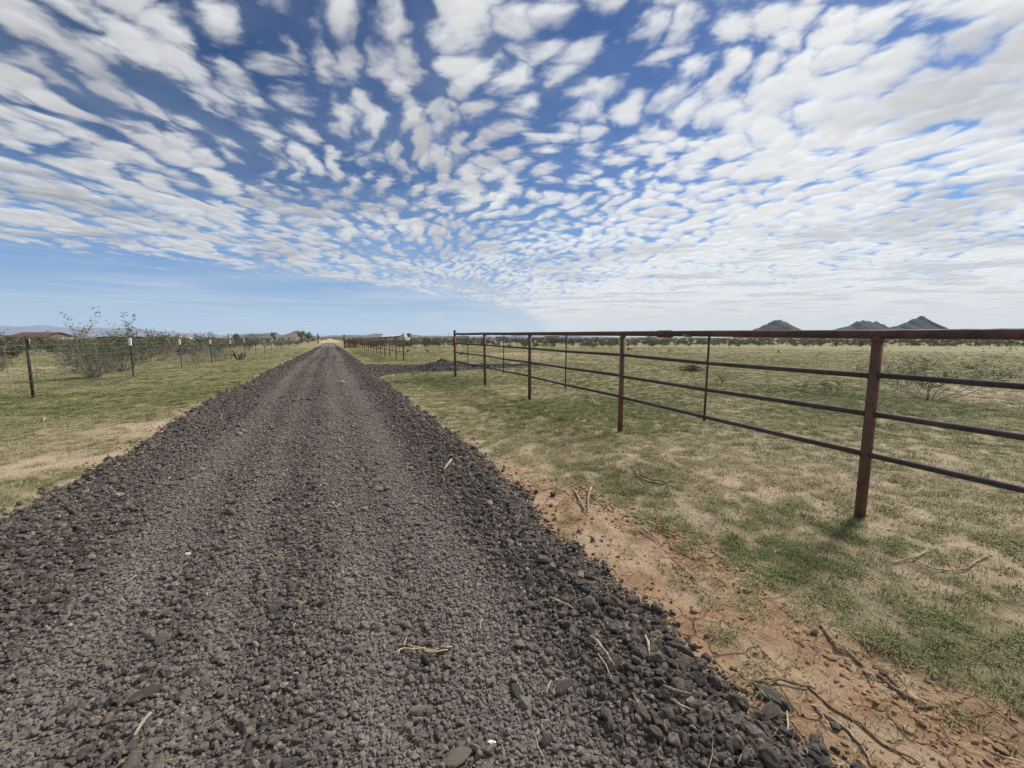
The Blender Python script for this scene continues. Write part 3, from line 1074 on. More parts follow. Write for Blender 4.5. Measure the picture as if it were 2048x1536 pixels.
def shrub(px, py, hpx, wpx, label, seed, leafm='leaf', twigm='twig', group=None, name='desert_shrub', zc=None, cat='shrub', **k):
    if zc is None:
        x, y, z = ground(px, py)
    else:
        x, y = bearing(px, zc); z = float(gz(x, y))
    depth = (x * sh + y * ch) * cp + (CAM_H - z) * sp
    h, w = hpx * depth / F, wpx * depth / F
    st, lf = shrub_parts(seed, h, w, **k)
    root = empty(name, (x, y, z)); tag(root, label, cat, group)
    st.build('stems', M[twigm], root, True)
    if lf.v: lf.build('foliage', M[leafm], root)
    return root


NEAR = 'shrubs close behind the wire fence'
shrub(187, 757, 78, 130, 'round twiggy creosote bush behind the first wire span, tall wisps above its crown', 1, group=NEAR, stems=24, leaf=0.026, leaves=4600, stem_r=.016)
shrub(178, 742, 118, 60, 'tall thin open shrub rising above the round creosote bush', 2, group=NEAR, stems=7, leaf=0.045, leaves=700, bare=1.5, stem_r=.018, twiggy=.7)
shrub(245, 742, 84, 130, 'broad dense olive bush directly behind the white tipped post', 3, 'leaf_dark', group=NEAR, stems=26, leaf=0.036, leaves=5400, stem_r=.018)
shrub(268, 738, 112, 56, 'tall bare shrub with one dark tuft above the broad olive bush', 4, 'leaf_dark', 'twig_dark', group=NEAR, stems=6, leaf=0.05, leaves=420, bare=2.0, stem_r=.018, twiggy=.75)
shrub(318, 722, 54, 110, 'leafless grey shrub with long branches sprawling sideways', 5, 'leaf_grey', 'dead', group=NEAR, stems=20, leaf=0.03, leaves=500, lean=(1.0, 0), stem_r=.022)
shrub(392, 728, 22, 50, 'small sparse shrub by the third white tipped post', 6, 'leaf_grey', 'twig', group=NEAR, stems=11, leaf=.03, leaves=500)
shrub(434, 722, 36, 52, 'dense grey rounded shrub between two white tipped posts', 7, 'leaf_grey', 'dead', group=NEAR, stems=24, leaf=.03, leaves=1500)
shrub(478, 720, 25, 40, 'leafless dark shrub with thick forked stems', 8, 'leaf_grey', 'twig_dark', group=NEAR, stems=9, leaf=.03, leaves=0, stem_r=.05, twiggy=.5)
shrub(0, 742, 34, 60, 'low twiggy bush cut by the frame edge beside the pipe post', 9, 'leaf_grey', 'twig', group=NEAR, stems=14, leaf=.03, leaves=700)
shrub(560, 694, 12, 34, 'low olive clump against the far wire fence', 10, 'leaf', 'twig', group=NEAR, stems=12, leaf=.06, leaves=500)
shrub(525, 690, 13, 40, 'brown dry bush standing out in the scrub behind the fence', 11, 'leaf_grey', 'twig_dark', group=NEAR, stems=14, leaf=.07, leaves=600)

FIELD = 'low shrubs inside the pipe fenced field'
shrub(1858, 801, 112, 330, 'wide open creosote bush with bare grey stems behind the nearest pipe fence', 20, 'leaf_field', group=FIELD, stems=14, leaf=0.017, leaves=4400, stem_r=.013, bare=.25, lean=(.3, .1), outmin=.3)
shrub(1440, 771, 26, 30, 'small wispy dark sprig in the field behind the thin stay', 21, 'leaf', 'twig_dark', group=FIELD, stems=6, leaf=.018, leaves=260, stem_r=.007)
shrub(1606, 782, 22, 50, 'low sprawling sprig beside a pale twig in the field', 22, 'leaf', 'twig', group=FIELD, stems=7, leaf=.016, leaves=300, stem_r=.007)
shrub(1660, 790, 26, 70, 'low green bushy clump on the lush grass patch in the field', 23, 'leaf', 'twig', group=FIELD, stems=10, leaf=.018, leaves=800, stem_r=.007)
shrub(854, 707, 10, 12, 'tiny dark sapling beyond the gravel pile', 24, 'leaf_dark', 'twig_dark', group=FIELD, stems=4, leaf=.05, leaves=90)
shrub(924, 692, 6, 8, 'small dark green round bush seen through the first fence bay', 25, 'leaf_dark', 'twig_dark', group=FIELD, stems=10, leaf=.06, leaves=400)
shrub(1185, 697, 14, 26, 'leafy green bush in front of the far pipe fence', 26, 'leaf', 'twig', group=FIELD, stems=13, leaf=.06, leaves=800)
shrub(1340, 705, 7, 18, 'low dry tangle near the far fence under the pipe coupling', 27, 'leaf_grey', 'twig_dark', group=FIELD, stems=9, leaf=.05, leaves=150)
shrub(1618, 690, 13, 34, 'dark thicket shrub on the far fence beneath the first butte', 28, 'leaf_dark', 'twig_dark', group=FIELD, stems=14, leaf=.08, leaves=700, zc=88)

# far scrub, single meshes that share a few shapes
shapes = []
for i, (lm, tm, hh, ww, nl) in enumerate((('leaf', 'twig', 1.7, 2.4, 1300), ('leaf_dark', 'twig_dark', 2.0, 2.6, 1500), ('leaf_grey', 'twig', 1.5, 2.3, 1000),
                                          ('leaf_dark', 'twig', 2.3, 2.2, 1200), ('leaf', 'twig_dark', 1.3, 2.6, 1100), ('leaf_grey', 'dead', 1.8, 2.5, 600), ('leaf_dark', 'twig_dark', 1.6, 3.4, 1700))):
    st, lf = shrub_parts(50 + i, hh, ww, stems=14, leaf=0.075, leaves=nl, sides=3, stem_r=.016)
    n0 = len(st.v)
    st.v += lf.v; st.f += [tuple(a + n0 for a in f_) for f_ in lf.f]; st.m += [1] * len(lf.f)
    shapes.append(st.mesh(f'scrub_shape', [M[tm], M[lm]]))
KIND = ['olive', 'dark green', 'grey', 'dark upright', 'low olive', 'dry grey', 'broad dark']


def far_shrub(x, y, s, i, where, group):
    o = bpy.data.objects.new('scrub_bush', shapes[i])
    COL.objects.link(o)
    o.location = (x, y, float(gz(x, y)) - 0.03)
    o.rotation_euler = (0, 0, random.uniform(0, 6.28))
    o.scale = (s * random.uniform(.85, 1.25), s * random.uniform(.85, 1.25), s * random.uniform(.85, 1.15))
    tag(o, f'{KIND[i]} desert bush among the {where}', 'bush', group)


# left belt
cnt = 0
while cnt < 168:
    zc = random.uniform(44, 210) if cnt > 75 else random.uniform(34, 80)
    px_ = random.uniform(-60, 640) if cnt > 55 else random.uniform(-60, 400)
    x, y = bearing(px_, zc)
    if x > -9.5 and y < 250: continue
    far_shrub(x, y, random.uniform(.85, 1.25), random.randrange(7), 'scrub belt behind the wire fence', 'scrub bushes behind the wire fence')
    cnt += 1
cnt = 0
while cnt < 120:
    zc = random.uniform(66, 260)
    px_ = random.uniform(660, 2110)
    x, y = bearing(px_, zc)
    if y < 67.5 and x > 3.9: continue
    if x < 5.5 and y < 250: continue
    far_shrub(x, y, random.uniform(.6, 1.1), random.randrange(7), 'scrub beyond the far pipe fence', 'scrub bushes beyond the far pipe fence')
    cnt += 1

# scrub reading as one mass towards the horizon
scrub_coll = proto_coll('scrub_shapes', shapes)
n = 5200
zc = 230 * np.exp(rng.random(n) * math.log(3800 / 230))
pxx = rng.uniform(-150, 2200, n)
P_ = np.array([bearing(a, c) for a, c in zip(pxx, zc)])
okk = ~((np.abs(P_[:, 0] + .5) < 9) & (P_[:, 1] < 500))
P_ = P_[okk]
c2 = np.array([bearing(a, c) for a, c in zip(rng.uniform(-120, 2150, 1900), 75 * np.exp(rng.random(1900) * math.log(420 / 75)))])
c2 = c2[((c2[:, 1] > 69) & (c2[:, 0] > 5.5)) | ((c2[:, 0] < -10) & (np.hypot(c2[:, 0], c2[:, 1]) > 95))]
nfar = len(P_)
P_ = np.concatenate([P_, c2]); n = len(P_)
zz = gz(P_[:, 0], P_[:, 1])
s_ = rng.uniform(.6, 1.25, n) * (1 + np.hypot(P_[:, 0], P_[:, 1]) / 2600)
s_[nfar:] *= 0.62
o = scatter('scrub', scrub_coll, np.column_stack([P_, zz]), np.stack([np.zeros(n), np.zeros(n), rng.uniform(0, 6.28, n)], 1),
            s_[:, None] * np.ones((1, 3)), rng.integers(0, 7, n))
tag(o, 'far desert scrub reaching to the horizon', 'scrub', kind='stuff')


# ------------------------------------------------------------------ far trees, cacti, poles
def tree(px, zc, h, w, label, seed, lean=0.0):
    x, y = bearing(px, zc); z = float(gz(x, y))
    rs = random.Random(seed)
    root = empty('desert_tree', (x, y, z)); tag(root, label, 'tree', 'trees among the far scrub')
    tr, cr = MB(), MB()
    tr.tube([(0, 0, -.2), (lean * .3, 0, h * .25), (lean * .6, .1, h * .5)], [.22, .18, .10], 7)
    cents = []
    for k in range(9):
        an = rs.uniform(0, 6.28); q = Vector((math.cos(an) * w * .33 * rs.random() ** .5 + lean, math.sin(an) * w * .33, h * rs.uniform(.5, .9)))
        tr.tube([(lean * .45, 0, h * .38), q * .7 + Vector((0, 0, h * .1)), q], [.09, .05, .02], 5)
        cents.append(q)
    for _ in range(1500):
        c = rs.choice(cents); d = Vector((rs.gauss(0, 1), rs.gauss(0, 1), rs.gauss(0, .7))).normalized() * (w * .20 * rs.random() ** .4)
        q = c + d
        u_ = Vector((rs.gauss(0, 1), rs.gauss(0, 1), rs.gauss(0, 1))).normalized(); w_ = u_.orthogonal().normalized()
        l_ = .16 * rs.uniform(.6, 1.4)
        cr.quad(q - u_ * l_, q - w_ * l_ * .6, q + u_ * l_, q + w_ * l_ * .6)
    tr.build('trunk', M['twig_dark'], root, True); cr.build('crown', M['leaf_dark'], root)


tree(603, 190, 5.6, 4.2, 'round dark green tree at the foot of the pointed hill', 61)
tree(616, 200, 5.0, 4.6, 'second darker tree touching the round one, nearer the road end', 62)
tree(547, 210, 5.8, 3.0, 'slim dark tree standing above the low scrub ridge', 63)
tree(472, 180, 4.4, 3.4, 'spiky tree rising from the scrub behind the wire fence', 64)
tree(815, 330, 6.4, 4.2, 'leaning dark tree at the end of the long pale barn', 65, 1.2)
tree(1302, 300, 4.0, 9.0, 'low domed tree under the top rail in front of the sky gap', 66)


def saguaro(px, zc, h, label, arms=()):
    x, y = bearing(px, zc); z = float(gz(x, y))
    mb = MB()
    mb.tube([(0, 0, -.2), (0, 0, h * .3), (.02, 0, h * .9), (.02, 0, h * .98), (.02, 0, h)], [.20, .24, .22, .15, .03], 10)
    for (ha, dx, up) in arms:
        mb.tube([(0, 0, h * ha), (dx * .7, 0, h * ha + .05), (dx, 0, h * ha + .3), (dx, 0, h * ha + up), (dx, 0, h * ha + up + .1)], [.13, .15, .15, .12, .03], 8)
    o = mb.build('saguaro_cactus', M['cactus'], None, True, (x, y, z))
    tag(o, label, 'cactus')


saguaro(635, 170, 4.2, 'saguaro cactus with a raised arm by the end of the road', ((.5, .6, 1.2),))
saguaro(688, 120, 2.9, 'plain columnar saguaro beside the rusty gate')


# ------------------------------------------------------------------ buildings
def house(px0, px1, zc, wall_h, roof_h, label, wallm, roofm, depth=9.0, gable='x', windows=(), doors=(), over=0.5, dz=0.0, name='house', rot=0.0):
    xa, ya = bearing(px0, zc); xb, yb = bearing(px1, zc)
    L_ = math.hypot(xb - xa, yb - ya)
    cx, cy = (xa + xb) / 2, (ya + yb) / 2
    z = float(gz(cx, cy)) + dz
    root = empty(name, (cx, cy, z), math.atan2(yb - ya, xb - xa) + rot)
    tag(root, label, 'house' if name == 'house' else name.split('_')[-1], 'buildings on the horizon')
    hx, hy = L_ / 2, depth / 2
    mb = MB(); mb.box(-hx, hx, -hy, hy, -0.6, wall_h)
    rf = MB()
    if gable == 'flat':
        rf.box(-hx - over, hx + over, -hy - over, hy + over, wall_h + .003, wall_h + roof_h)
    elif gable == 'hip':
        ins = min(hy, hx * .6)
        a = [(-hx - over, -hy - over, wall_h), (hx + over, -hy - over, wall_h), (hx + over, hy + over, wall_h), (-hx - over, hy + over, wall_h)]
        r0, r1 = (-hx + ins, 0, wall_h + roof_h), (hx - ins, 0, wall_h + roof_h)
        rf.quad(a[0], a[1], r1, r0); rf.quad(a[2], a[3], r0, r1); rf.tri(a[1], a[2], r1); rf.tri(a[3], a[0], r0); rf.quad(a[3], a[2], a[1], a[0])
    elif gable == 'x':      # ridge along the front
        for s in (-1, 1):
            rf.quad((-hx - over, s * (hy + over), wall_h - .1), (hx + over, s * (hy + over), wall_h - .1), (hx + over, 0, wall_h + roof_h), (-hx - over, 0, wall_h + roof_h))
            rf.quad((-hx - over, s * (hy + over), wall_h - .25), (hx + over, s * (hy + over), wall_h - .25), (hx + over, s * (hy + over), wall_h - .1), (-hx - over, s * (hy + over), wall_h - .1))
            mb.tri((s * hx, -hy, wall_h), (s * hx, hy, wall_h), (s * hx, 0, wall_h + roof_h - .05))
    else:                   # gable end towards the viewer
        for s in (-1, 1):
            rf.quad((s * (hx + over), -hy - over, wall_h - .1), (s * (hx + over), hy + over, wall_h - .1), (0, hy + over, wall_h + roof_h), (0, -hy - over, wall_h + roof_h))
            mb.tri((-hx, s * hy, wall_h), (hx, s * hy, wall_h), (0, s * hy, wall_h + roof_h - .05))
            rf.quad((s * (hx + over), -hy - over, wall_h - .1), (0, -hy - over, wall_h + roof_h), (0, -hy - over, wall_h + roof_h - .25), (s * (hx + over), -hy - over, wall_h - .35))
    mb.build('wall', M[wallm], root); rf.build('roof', M[roofm], root)
    for (u, w, zb, zt) in windows:
        b_ = MB(); b_.box(u * L_ - hx - w / 2, u * L_ - hx + w / 2, -hy - .06, -hy - .003, zb, zt); b_.build('window', M['glass'], root)
    for (u, w, zt) in doors:
        b_ = MB(); b_.box(u * L_ - hx - w / 2, u * L_ - hx + w / 2, -hy - .06, -hy - .003, 0, zt); b_.build('door', M['r_brown'], root)
    return root


house(48, 118, 150, 3.5, 1.6, 'long brown house under a dull red brown roof behind the scrub', 'w_brown', 'r_red', 11, 'x', ((.3, 1.6, 1, 2.2), (.75, 2, 1, 2.2)), ((.55, 1, 2.1),))
house(9, 46, 152, 3.2, 1.0, 'low brown wing with a rust stained roof beside the red roofed house', 'w_tan', 'r_brown', 9, 'x', ((.4, 1.4, 1, 2),))
house(212, 272, 165, 3.1, 0.25, 'flat dark roofed shelter behind the tall bare shrub', 'w_brown', 'r_dark', 8, 'flat', ((.5, 1.2, 1, 2),), (), name='shed')
house(338, 380, 300, 3.0, 1.2, 'white low house above the grey sprawling shrub', 'w_white', 'r_grey', 9, 'x', ((.3, 1.4, 1, 2.2), (.7, 1.4, 1, 2.2)), ((.5, 1, 2.1),))
house(768, 815, 350, 3.4, 1.6, 'long pale metal roofed barn above the second pipe fence', 'w_white', 'r_grey', 16, 'x', ((.2, 2, 1, 2),), ((.6, 3, 3),), name='barn')
house(912, 940, 395, 2.9, 1.5, 'cream house with a brown gable seen over the end post', 'w_cream', 'r_brown', 12, 'y', ((.25, 1.2, 1, 2.2),), ((.7, 1.2, 2.2),))
house(944, 953, 420, 2.6, 1.4, 'tiny slate roofed hut right of the cream gabled house', 'w_white', 'r_slate', 6, 'hip', ((.5, 1, 1, 2),))
house(958, 986, 410, 2.8, 2.0, 'pale house with a slate blue hipped roof behind the second post', 'w_white', 'r_slate', 11, 'hip', ((.3, 1.3, 1, 2.2), (.75, 1.5, 1, 2.2)))
house(992, 1012, 400, 3.0, 0.4, 'small tan block house with a white end', 'w_tan', 'r_brown', 8, 'flat', ((.5, 1.2, 1, 2),), ((.8, 1, 2.1),))
house(1016, 1052, 390, 2.6, 2.6, 'white house with a large violet blue roof behind a thin stay', 'w_white', 'r_blue', 13, 'hip', ((.2, 1.5, .8, 2), (.6, 1.5, .8, 2)), ((.4, 1, 2.1),))
house(1090, 1117, 380, 3.4, 0.35, 'tan flat roofed house below the top rail', 'w_tan', 'r_brown', 10, 'flat', ((.2, 1.4, 1, 2.2), (.75, 1.4, 1, 2.2)), ((.5, 1.2, 2.2),))
house(1119, 1166, 392, 2.6, 2.5, 'wide pale blue roofed house right of the tan flat one', 'w_white', 'r_blue', 13, 'hip', ((.5, 1.2, 1, 2), (.65, 1.2, 1, 2)))
house(1188, 1203, 520, 2.6, 0.5, 'tiny white box house in the sky gap before the third post', 'w_white', 'r_slate', 8, 'flat', ((.5, 1.2, 1, 2),))

# parked travel trailer
x, y = bearing(133, 140); z = float(gz(x, y))
root = empty('travel_trailer', (x, y, z), math.atan2(bearing(138, 140)[1] - bearing(128, 140)[1], bearing(138, 140)[0] - bearing(128, 140)[0]))
tag(root, 'white travel trailer parked beside the red roofed house', 'trailer', 'buildings on the horizon')
mb = MB(); mb.tube([(-1.9, 0, 1.75), (-1.8, 0, 1.75), (1.7, 0, 1.75), (1.9, 0, 1.7)], [1.1, 1.35, 1.35, 1.0], 10); mb.build('body', M['w_white'], root)
mb = MB(); mb.box(.5, 1.3, -1.36, -1.30, 1.6, 2.1); mb.build('window', M['glass'], root)
mb = MB(); mb.box(-.6, .1, -1.36, -1.30, .6, 2.3); mb.build('door', M['r_grey'], root)
for s in (-.3, .5):
    mb = MB(); mb.tube([(s, -1.0, .33), (s, -.8, .33)], .33, 12); mb.build('wheel', M['rubber_hole_shade'], root)

# utility poles
for px_, zc, h, lb in ((897, 380, 7, 'thin utility pole standing left of the cream gabled house'), (322, 260, 7, 'thin utility pole above the sprawling grey shrub')):
    x, y = bearing(px_, zc); root = empty('utility_pole', (x, y, float(gz(x, y)))); tag(root, lb, 'pole')
    mb = MB(); mb.tube([(0, 0, -.5), (0, 0, h)], [.14, .10], 6); mb.build('pole', M['twig_dark'], root)
    mb = MB(); mb.box(-.9, .9, -.06, .06, h - .6, h - .45); mb.build('crossarm', M['twig_dark'], root)


# ------------------------------------------------------------------ mountains
def ridge(name, prof, D, depth, m_, label, rough=0.10, seed=1, nu=120, nv=25):
    """prof: (px, py) of the skyline at camera depth D; depth is the half width of the mass along the line of sight"""
    pxs = np.array([q[0] for q in prof], float); pys = np.array([q[1] for q in prof], float)
    u = np.linspace(pxs[0], pxs[-1], nu)
    top = CAM_H + (666.5 - np.interp(u, pxs, pys)) / F * D
    top = top + (top - top.min()) * rough * 0.9 * (fbm(u * .16, u * 0 + seed, seed + 60, 4, .65) - .5)
    v = np.linspace(-1, 1, nv)
    V = np.zeros((nu, nv, 3))
    for i in range(nu):
        x0, y0 = bearing(u[i], D)
        dirn = np.array([sh, ch])
        bz = float(base_z(np.array(x0), np.array(y0))) - 4
        hgt = max(top[i] - bz, 1.0)
        for j in range(nv):
            e = max(0.0, 1 - abs(v[j])) ** 1.25
            off = v[j] * depth * (0.35 + 0.65 * min(1, hgt / (top.max() - bz)))
            w = hgt * rough * 0.6
            nn = (float(fbm(np.array(u[i] * .09 + 5 * seed), np.array(v[j] * 3.0 + seed), seed, 4)) - 0.5)
            zz = bz + hgt * e * (1 + rough * 5.0 * nn * (1 - e) * 1.5) + w * nn * (e > .98) * 2.6
            V[i, j] = (x0 + dirn[0] * (off), y0 + dirn[1] * off, zz if 0 < j < nv - 1 else bz)
    me = np_mesh(name, V.reshape(-1, 3), grid_faces(nu, nv), m_)
    o = bpy.data.objects.new(name, me); COL.objects.link(o)
    tag(o, kind='structure'); o['label'] = label
    return o


ridge('butte', [(1452, 677), (1478, 673), (1500, 661), (1522, 653), (1540, 645), (1549, 638.5), (1560, 639), (1575, 647), (1590, 654), (1606, 662), (1640, 673), (1665, 677)], 2600, 330, M['butte'], 'pointed dark butte', .16, 3)
ridge('butte', [(1640, 677), (1662, 660), (1676, 656.5), (1700, 652), (1712, 644.5), (1722, 643), (1750, 645), (1768, 651), (1785, 659), (1800, 670), (1815, 677)], 2750, 330, M['butte'], 'flat topped dark butte', .13, 5)
ridge('butte', [(1745, 677), (1776, 655), (1796, 651), (1803, 646), (1812, 645.5), (1828, 636), (1836, 632.5), (1846, 636), (1852, 642), (1862, 650), (1874, 660), (1900, 672), (1925, 677)], 2600, 330, M['butte'], 'tallest sharp dark butte', .15, 7)
ridge('hill', [(472, 676), (490, 668.5), (510, 667.5), (530, 666.5), (546, 664.5), (556, 668), (575, 675)], 2200, 220, M['hill'], 'low scrub covered hill', .12, 9)
ridge('hill', [(552, 676), (570, 669), (583, 665), (592, 661.8), (600, 662.5), (612, 667), (630, 672), (645, 676)], 3000, 300, M['hill'], 'pointed grey hill at the end of the road', .12, 11)
ridge('hill', [(640, 674.5), (662, 671), (700, 670), (728, 671.2), (752, 667), (764, 668), (775, 670), (820, 668.5), (840, 671), (905, 672), (960, 674.5)], 5200, 500, M['hill'], 'low far hills beyond the barn', .10, 13)
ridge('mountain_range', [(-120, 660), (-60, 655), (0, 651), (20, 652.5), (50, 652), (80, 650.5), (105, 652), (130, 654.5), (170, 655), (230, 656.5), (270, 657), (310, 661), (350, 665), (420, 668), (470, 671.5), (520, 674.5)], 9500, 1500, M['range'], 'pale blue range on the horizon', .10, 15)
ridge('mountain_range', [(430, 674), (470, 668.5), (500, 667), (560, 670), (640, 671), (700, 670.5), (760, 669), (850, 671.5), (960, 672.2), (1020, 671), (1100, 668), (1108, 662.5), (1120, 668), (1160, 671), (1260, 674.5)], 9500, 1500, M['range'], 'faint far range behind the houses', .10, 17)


# ------------------------------------------------------------------ gravel pile
gxx, gyy, _ = ground(893, 741)
gyy += 0.7
root_z = float(surf(gxx, gyy))
lobes = [(0, 0, 1.3, .37), (.85, .25, 1.1, .30), (-.75, .1, .8, .2), (1.9, .35, .9, .17), (3.1, .6, .8, .13), (4.1, .8, .7, .10)]
xg = np.linspace(-2.6, 5.6, 90); yg = np.linspace(-1.8, 2.4, 48)
X, Y = np.meshgrid(xg, yg, indexing='ij')


def pile_h(x, y):
    hgt = 0.0
    for lx, ly, s, a in lobes:
        hgt = np.maximum(hgt, a * np.clip(1 - np.hypot(x - lx, (y - ly) * 1.15) / s, 0, 1) ** 0.85) if np.ndim(x) or True else hgt
    return hgt + (fbm(x * 3 + 5, y * 3, 91, 3) - .5) * .08 * (hgt > 0.02)


Z = pile_h(X, Y) - 0.03 + surf(X + gxx, Y + gyy) - root_z
fa = grid_faces(len(xg), len(yg))
keep = (pile_h(X, Y).ravel()[fa] > 0.01).any(1)
me = np_mesh('mound', np.stack([X, Y, Z], -1).reshape(-1, 3), fa[keep], M['dark_rock'])
root = empty('gravel_pile', (gxx, gyy, root_z)); tag(root, 'dark heap of crushed cinder at the mouth of the gravel driveway', 'pile')
o = bpy.data.objects.new('mound', me); COL.objects.link(o); o.parent = root
mb = MB()
ico = bmesh.new(); bmesh.ops.create_icosphere(ico, subdivisions=1, radius=1.0)
iv = [v.co.copy() for v in ico.verts]; ifc = [[v.index for v in f_.verts] for f_ in ico.faces]; ico.free()
k = 0
while k < 2600:
    x, y = random.uniform(-2.2, 5), random.uniform(-1.5, 1.9)
    h = float(pile_h(np.array(x), np.array(y)))
    if h < .02: continue
    s = math.exp(random.gauss(math.log(.026), .4))
    if random.random() < .01: s *= 2.3
    zz = h - .02 + float(surf(x + gxx, y + gyy)) - root_z
    q = Euler((random.random() * 6, random.random() * 6, random.random() * 6)).to_matrix()
    n0 = len(mb.v)
    for v in iv:
        w_ = q @ Vector((v.x * s, v.y * s * .8, v.z * s * .7)) * random.uniform(.8, 1.15)
        mb.v.append((w_.x + x, w_.y + y, w_.z + zz))
    mb.f += [tuple(n0 + a for a in f_) for f_ in ifc]; mb.m += [0] * len(ifc)
    k += 1
o = mb.build('stones', M['dark_rock'], root); tag(o, kind='stuff')
for (x, y, s) in ((.0, .05, .10), (.16, .0, .11), (-.15, .1, .07), (.32, .08, .08)):
    o = bpy.data.objects.new('lump', rock_mesh('lump', int(900 + x * 100), M['dark_rock'], 3, 8, .9, .05)); COL.objects.link(o)
    o.parent = root; o.location = (x, y, float(pile_h(np.array(x), np.array(y))) + .0); o.scale = (s, s, s)


# ------------------------------------------------------------------ single rocks
def rock(px, py, wpx, label, seed, m_='rock', hz=.6, group='large stones lying in the gravel', wy=0.75, rz=None, name='stone'):
    x, y, z = ground(px, py)
    dep = (x * sh + y * ch) * cp + (CAM_H - z) * sp
    s = wpx * dep / F / 2
    o = bpy.data.objects.new(name, rock_mesh(name, seed, M[m_], 4, 11, .75, .018, False)); COL.objects.link(o)
    o.location = (x, y, z + s * hz * .35); o.scale = (s, s * wy, s * hz)
    o.rotation_euler = (random.uniform(-.12, .12), random.uniform(-.12, .12), random.uniform(0, 6.28) if rz is None else rz)
    tag(o, label, 'stone', group)
    return o


rock(918, 1522, 56, 'large pale brown stone at the lower frame edge in the gravel', 1001, 'pale_rock', .7)
rock(292, 1392, 62, 'long flat brownish slab in the gravel near the lower corner', 1002, 'rock', .45, wy=.5, rz=.5)
rock(1545, 1398, 62, 'flat grey stone where the gravel meets the bare soil', 1003, 'rock', .4, wy=.7, rz=-1.2)
rock(1128, 1380, 42, 'lumpy round cinder stone below the white twigs', 1004, 'rock', .8)
rock(1360, 1305, 46, 'upright oval dark stone on the gravel edge', 1005, 'rock', .7, wy=.7)
rock(1095, 1485, 38, 'rounded pale grey stone near the bottom of the gravel', 1006, 'rock', .8)
rock(550, 1225, 36, 'square topped stone in the middle of the road', 1007, 'rock', .7)
rock(380, 1352, 34, 'tilted grey stone beside the flat slab', 1008, 'rock', .8, wy=.6)
rock(852, 1322, 26, 'round stone sitting on the bundle of dry roots', 1009, 'rock', .9)
rock(724, 1306, 26, 'brown stone left of the bundle of dry roots', 1010, 'pale_rock', .7)
rock(936, 1048, 16, 'knobbly cinder stone by the road edge', 1011, 'pale_rock', .8)
rock(682, 766, 20, 'pale lone rock far down the road', 1012, 'pale_rock', .5, rz=.3)
rock(617, 800, 17, 'dark flat rock on the wheel track', 1013, 'rock', .5)
rock(664, 749, 8, 'tiny dark rock farthest up the road', 1014, 'dark_rock', .5)
rock(741, 766, 13, 'grey rock by the driveway corner', 1015, 'rock', .5)
rock(1645, 1530, 60, 'dark angular stone buried at the verge, touching the frame bottom', 1016, 'dark_rock', .6)
rock(1030, 1385, 34, 'rough dark grey stone left of the lumpy round one', 1017, 'rock', .7)
rock(666, 1468, 14, 'small cream pebble in the gravel', 1018, 'bark_pale', .8)
rock(375, 1110, 12, 'white pebble on the far side of the wheel track', 1019, 'white_tip', .8)
rock(984, 1487, 15, 'small white chip between the grey stones', 1020, 'white_tip', .7)


# ------------------------------------------------------------------ sticks and roots
def stick(name, pxs, wpx, label, m_='bark', lift=0.012, group=None, branches=(), taper=.55, cat=None, kink=.004, sides=7):
    P3 = []
    for (a, b_) in pxs:
        x, y, z = ground(a, b_)
        P3.append(Vector((x, y, z)))
    c0 = P3[0].copy()
    dep = (c0.x * sh + c0.y * ch) * cp + (CAM_H - c0.z) * sp
    r0 = wpx * .82 * dep / F / 2
    onroad = float(road_sd(c0.x, c0.y)) < 0
    lf = lift + (0.014 if onroad else 0) + r0 * (.1 if 'root' == name.split('_')[-1] else .6)

    def refine(pts):
        out = []
        for i in range(len(pts) - 1):
            for k in range(2):
                q = pts[i].lerp(pts[i + 1], (k + (random.uniform(-.15, .15) if k else 0)) / 2)
                q += Vector((random.gauss(0, kink * .7), random.gauss(0, kink * .7), abs(random.gauss(0, kink)) * .8))
                out.append(q)
        out.append(pts[-1])
        for q in out:
            q.z = max(q.z, float(surf(q.x, q.y))) + lf
        return [q - c0 for q in out]
    mb = MB()
    pts = refine(P3)
    n = len(pts)
    mb.tube(pts, [r0 * (1 - (1 - taper) * i / (n - 1)) * (1 - .25 * (i in (0, n - 1))) for i in range(n)], sides, rough=.45)
    for bp, bw in branches:
        Q = [Vector(ground(a, b_)) for a, b_ in bp]
        q = refine(Q)
        rb = bw * dep / F / 2
        mb.tube(q, [rb * (1 - .6 * i / (len(q) - 1)) for i in range(len(q))], sides, rough=.45)
    o = mb.build(name, M[m_], None, True, tuple(c0))
    tag(o, label, cat or ('root' if 'root' in name else 'stick'), group)
    return o


G1, G2 = 'dry sticks lying on the gravel', 'dry sticks on the soil and grass'
stick('dry_stick', [(1100, 1206), (1125, 1217), (1147, 1228)], 7, 'short straight tan stick on the gravel, upper of the loose sticks', 'bark_pale', group=G1)
stick('dry_stick', [(1183, 1284), (1203, 1308), (1222, 1335), (1228, 1346)], 7, 'bent bark covered stick on the gravel with a thinner one beside it', 'bark', group=G1)
stick('dry_stick', [(1195, 1320), (1212, 1345), (1227, 1377)], 5, 'thin bleached twig tapering to a point on the gravel', 'bark_pale', group=G1, taper=.3)
stick('dry_stick', [(1291, 1280), (1296, 1300), (1298, 1320)], 8, 'short white crooked stick close to the bare soil', 'bark_pale', group=G1)
stick('dry_stick', [(1322, 1386), (1350, 1395), (1382, 1402)], 10, 'split brown strip of bark on the dark gravel edge', 'bark_dark', group=G1)
stick('dry_stick', [(1340, 1410), (1362, 1424), (1386, 1435)], 7, 'weathered stick below the split bark strip', 'bark', group=G1)
stick('dry_stick', [(1264, 1402), (1272, 1414), (1279, 1424)], 6, 'stubby twig beside the round stone on the gravel', 'bark', group=G1)
stick('dry_stick', [(1067, 1482), (1076, 1508), (1090, 1536)], 5, 'thin grey twig running off the lower frame edge', 'bark', group=G1)
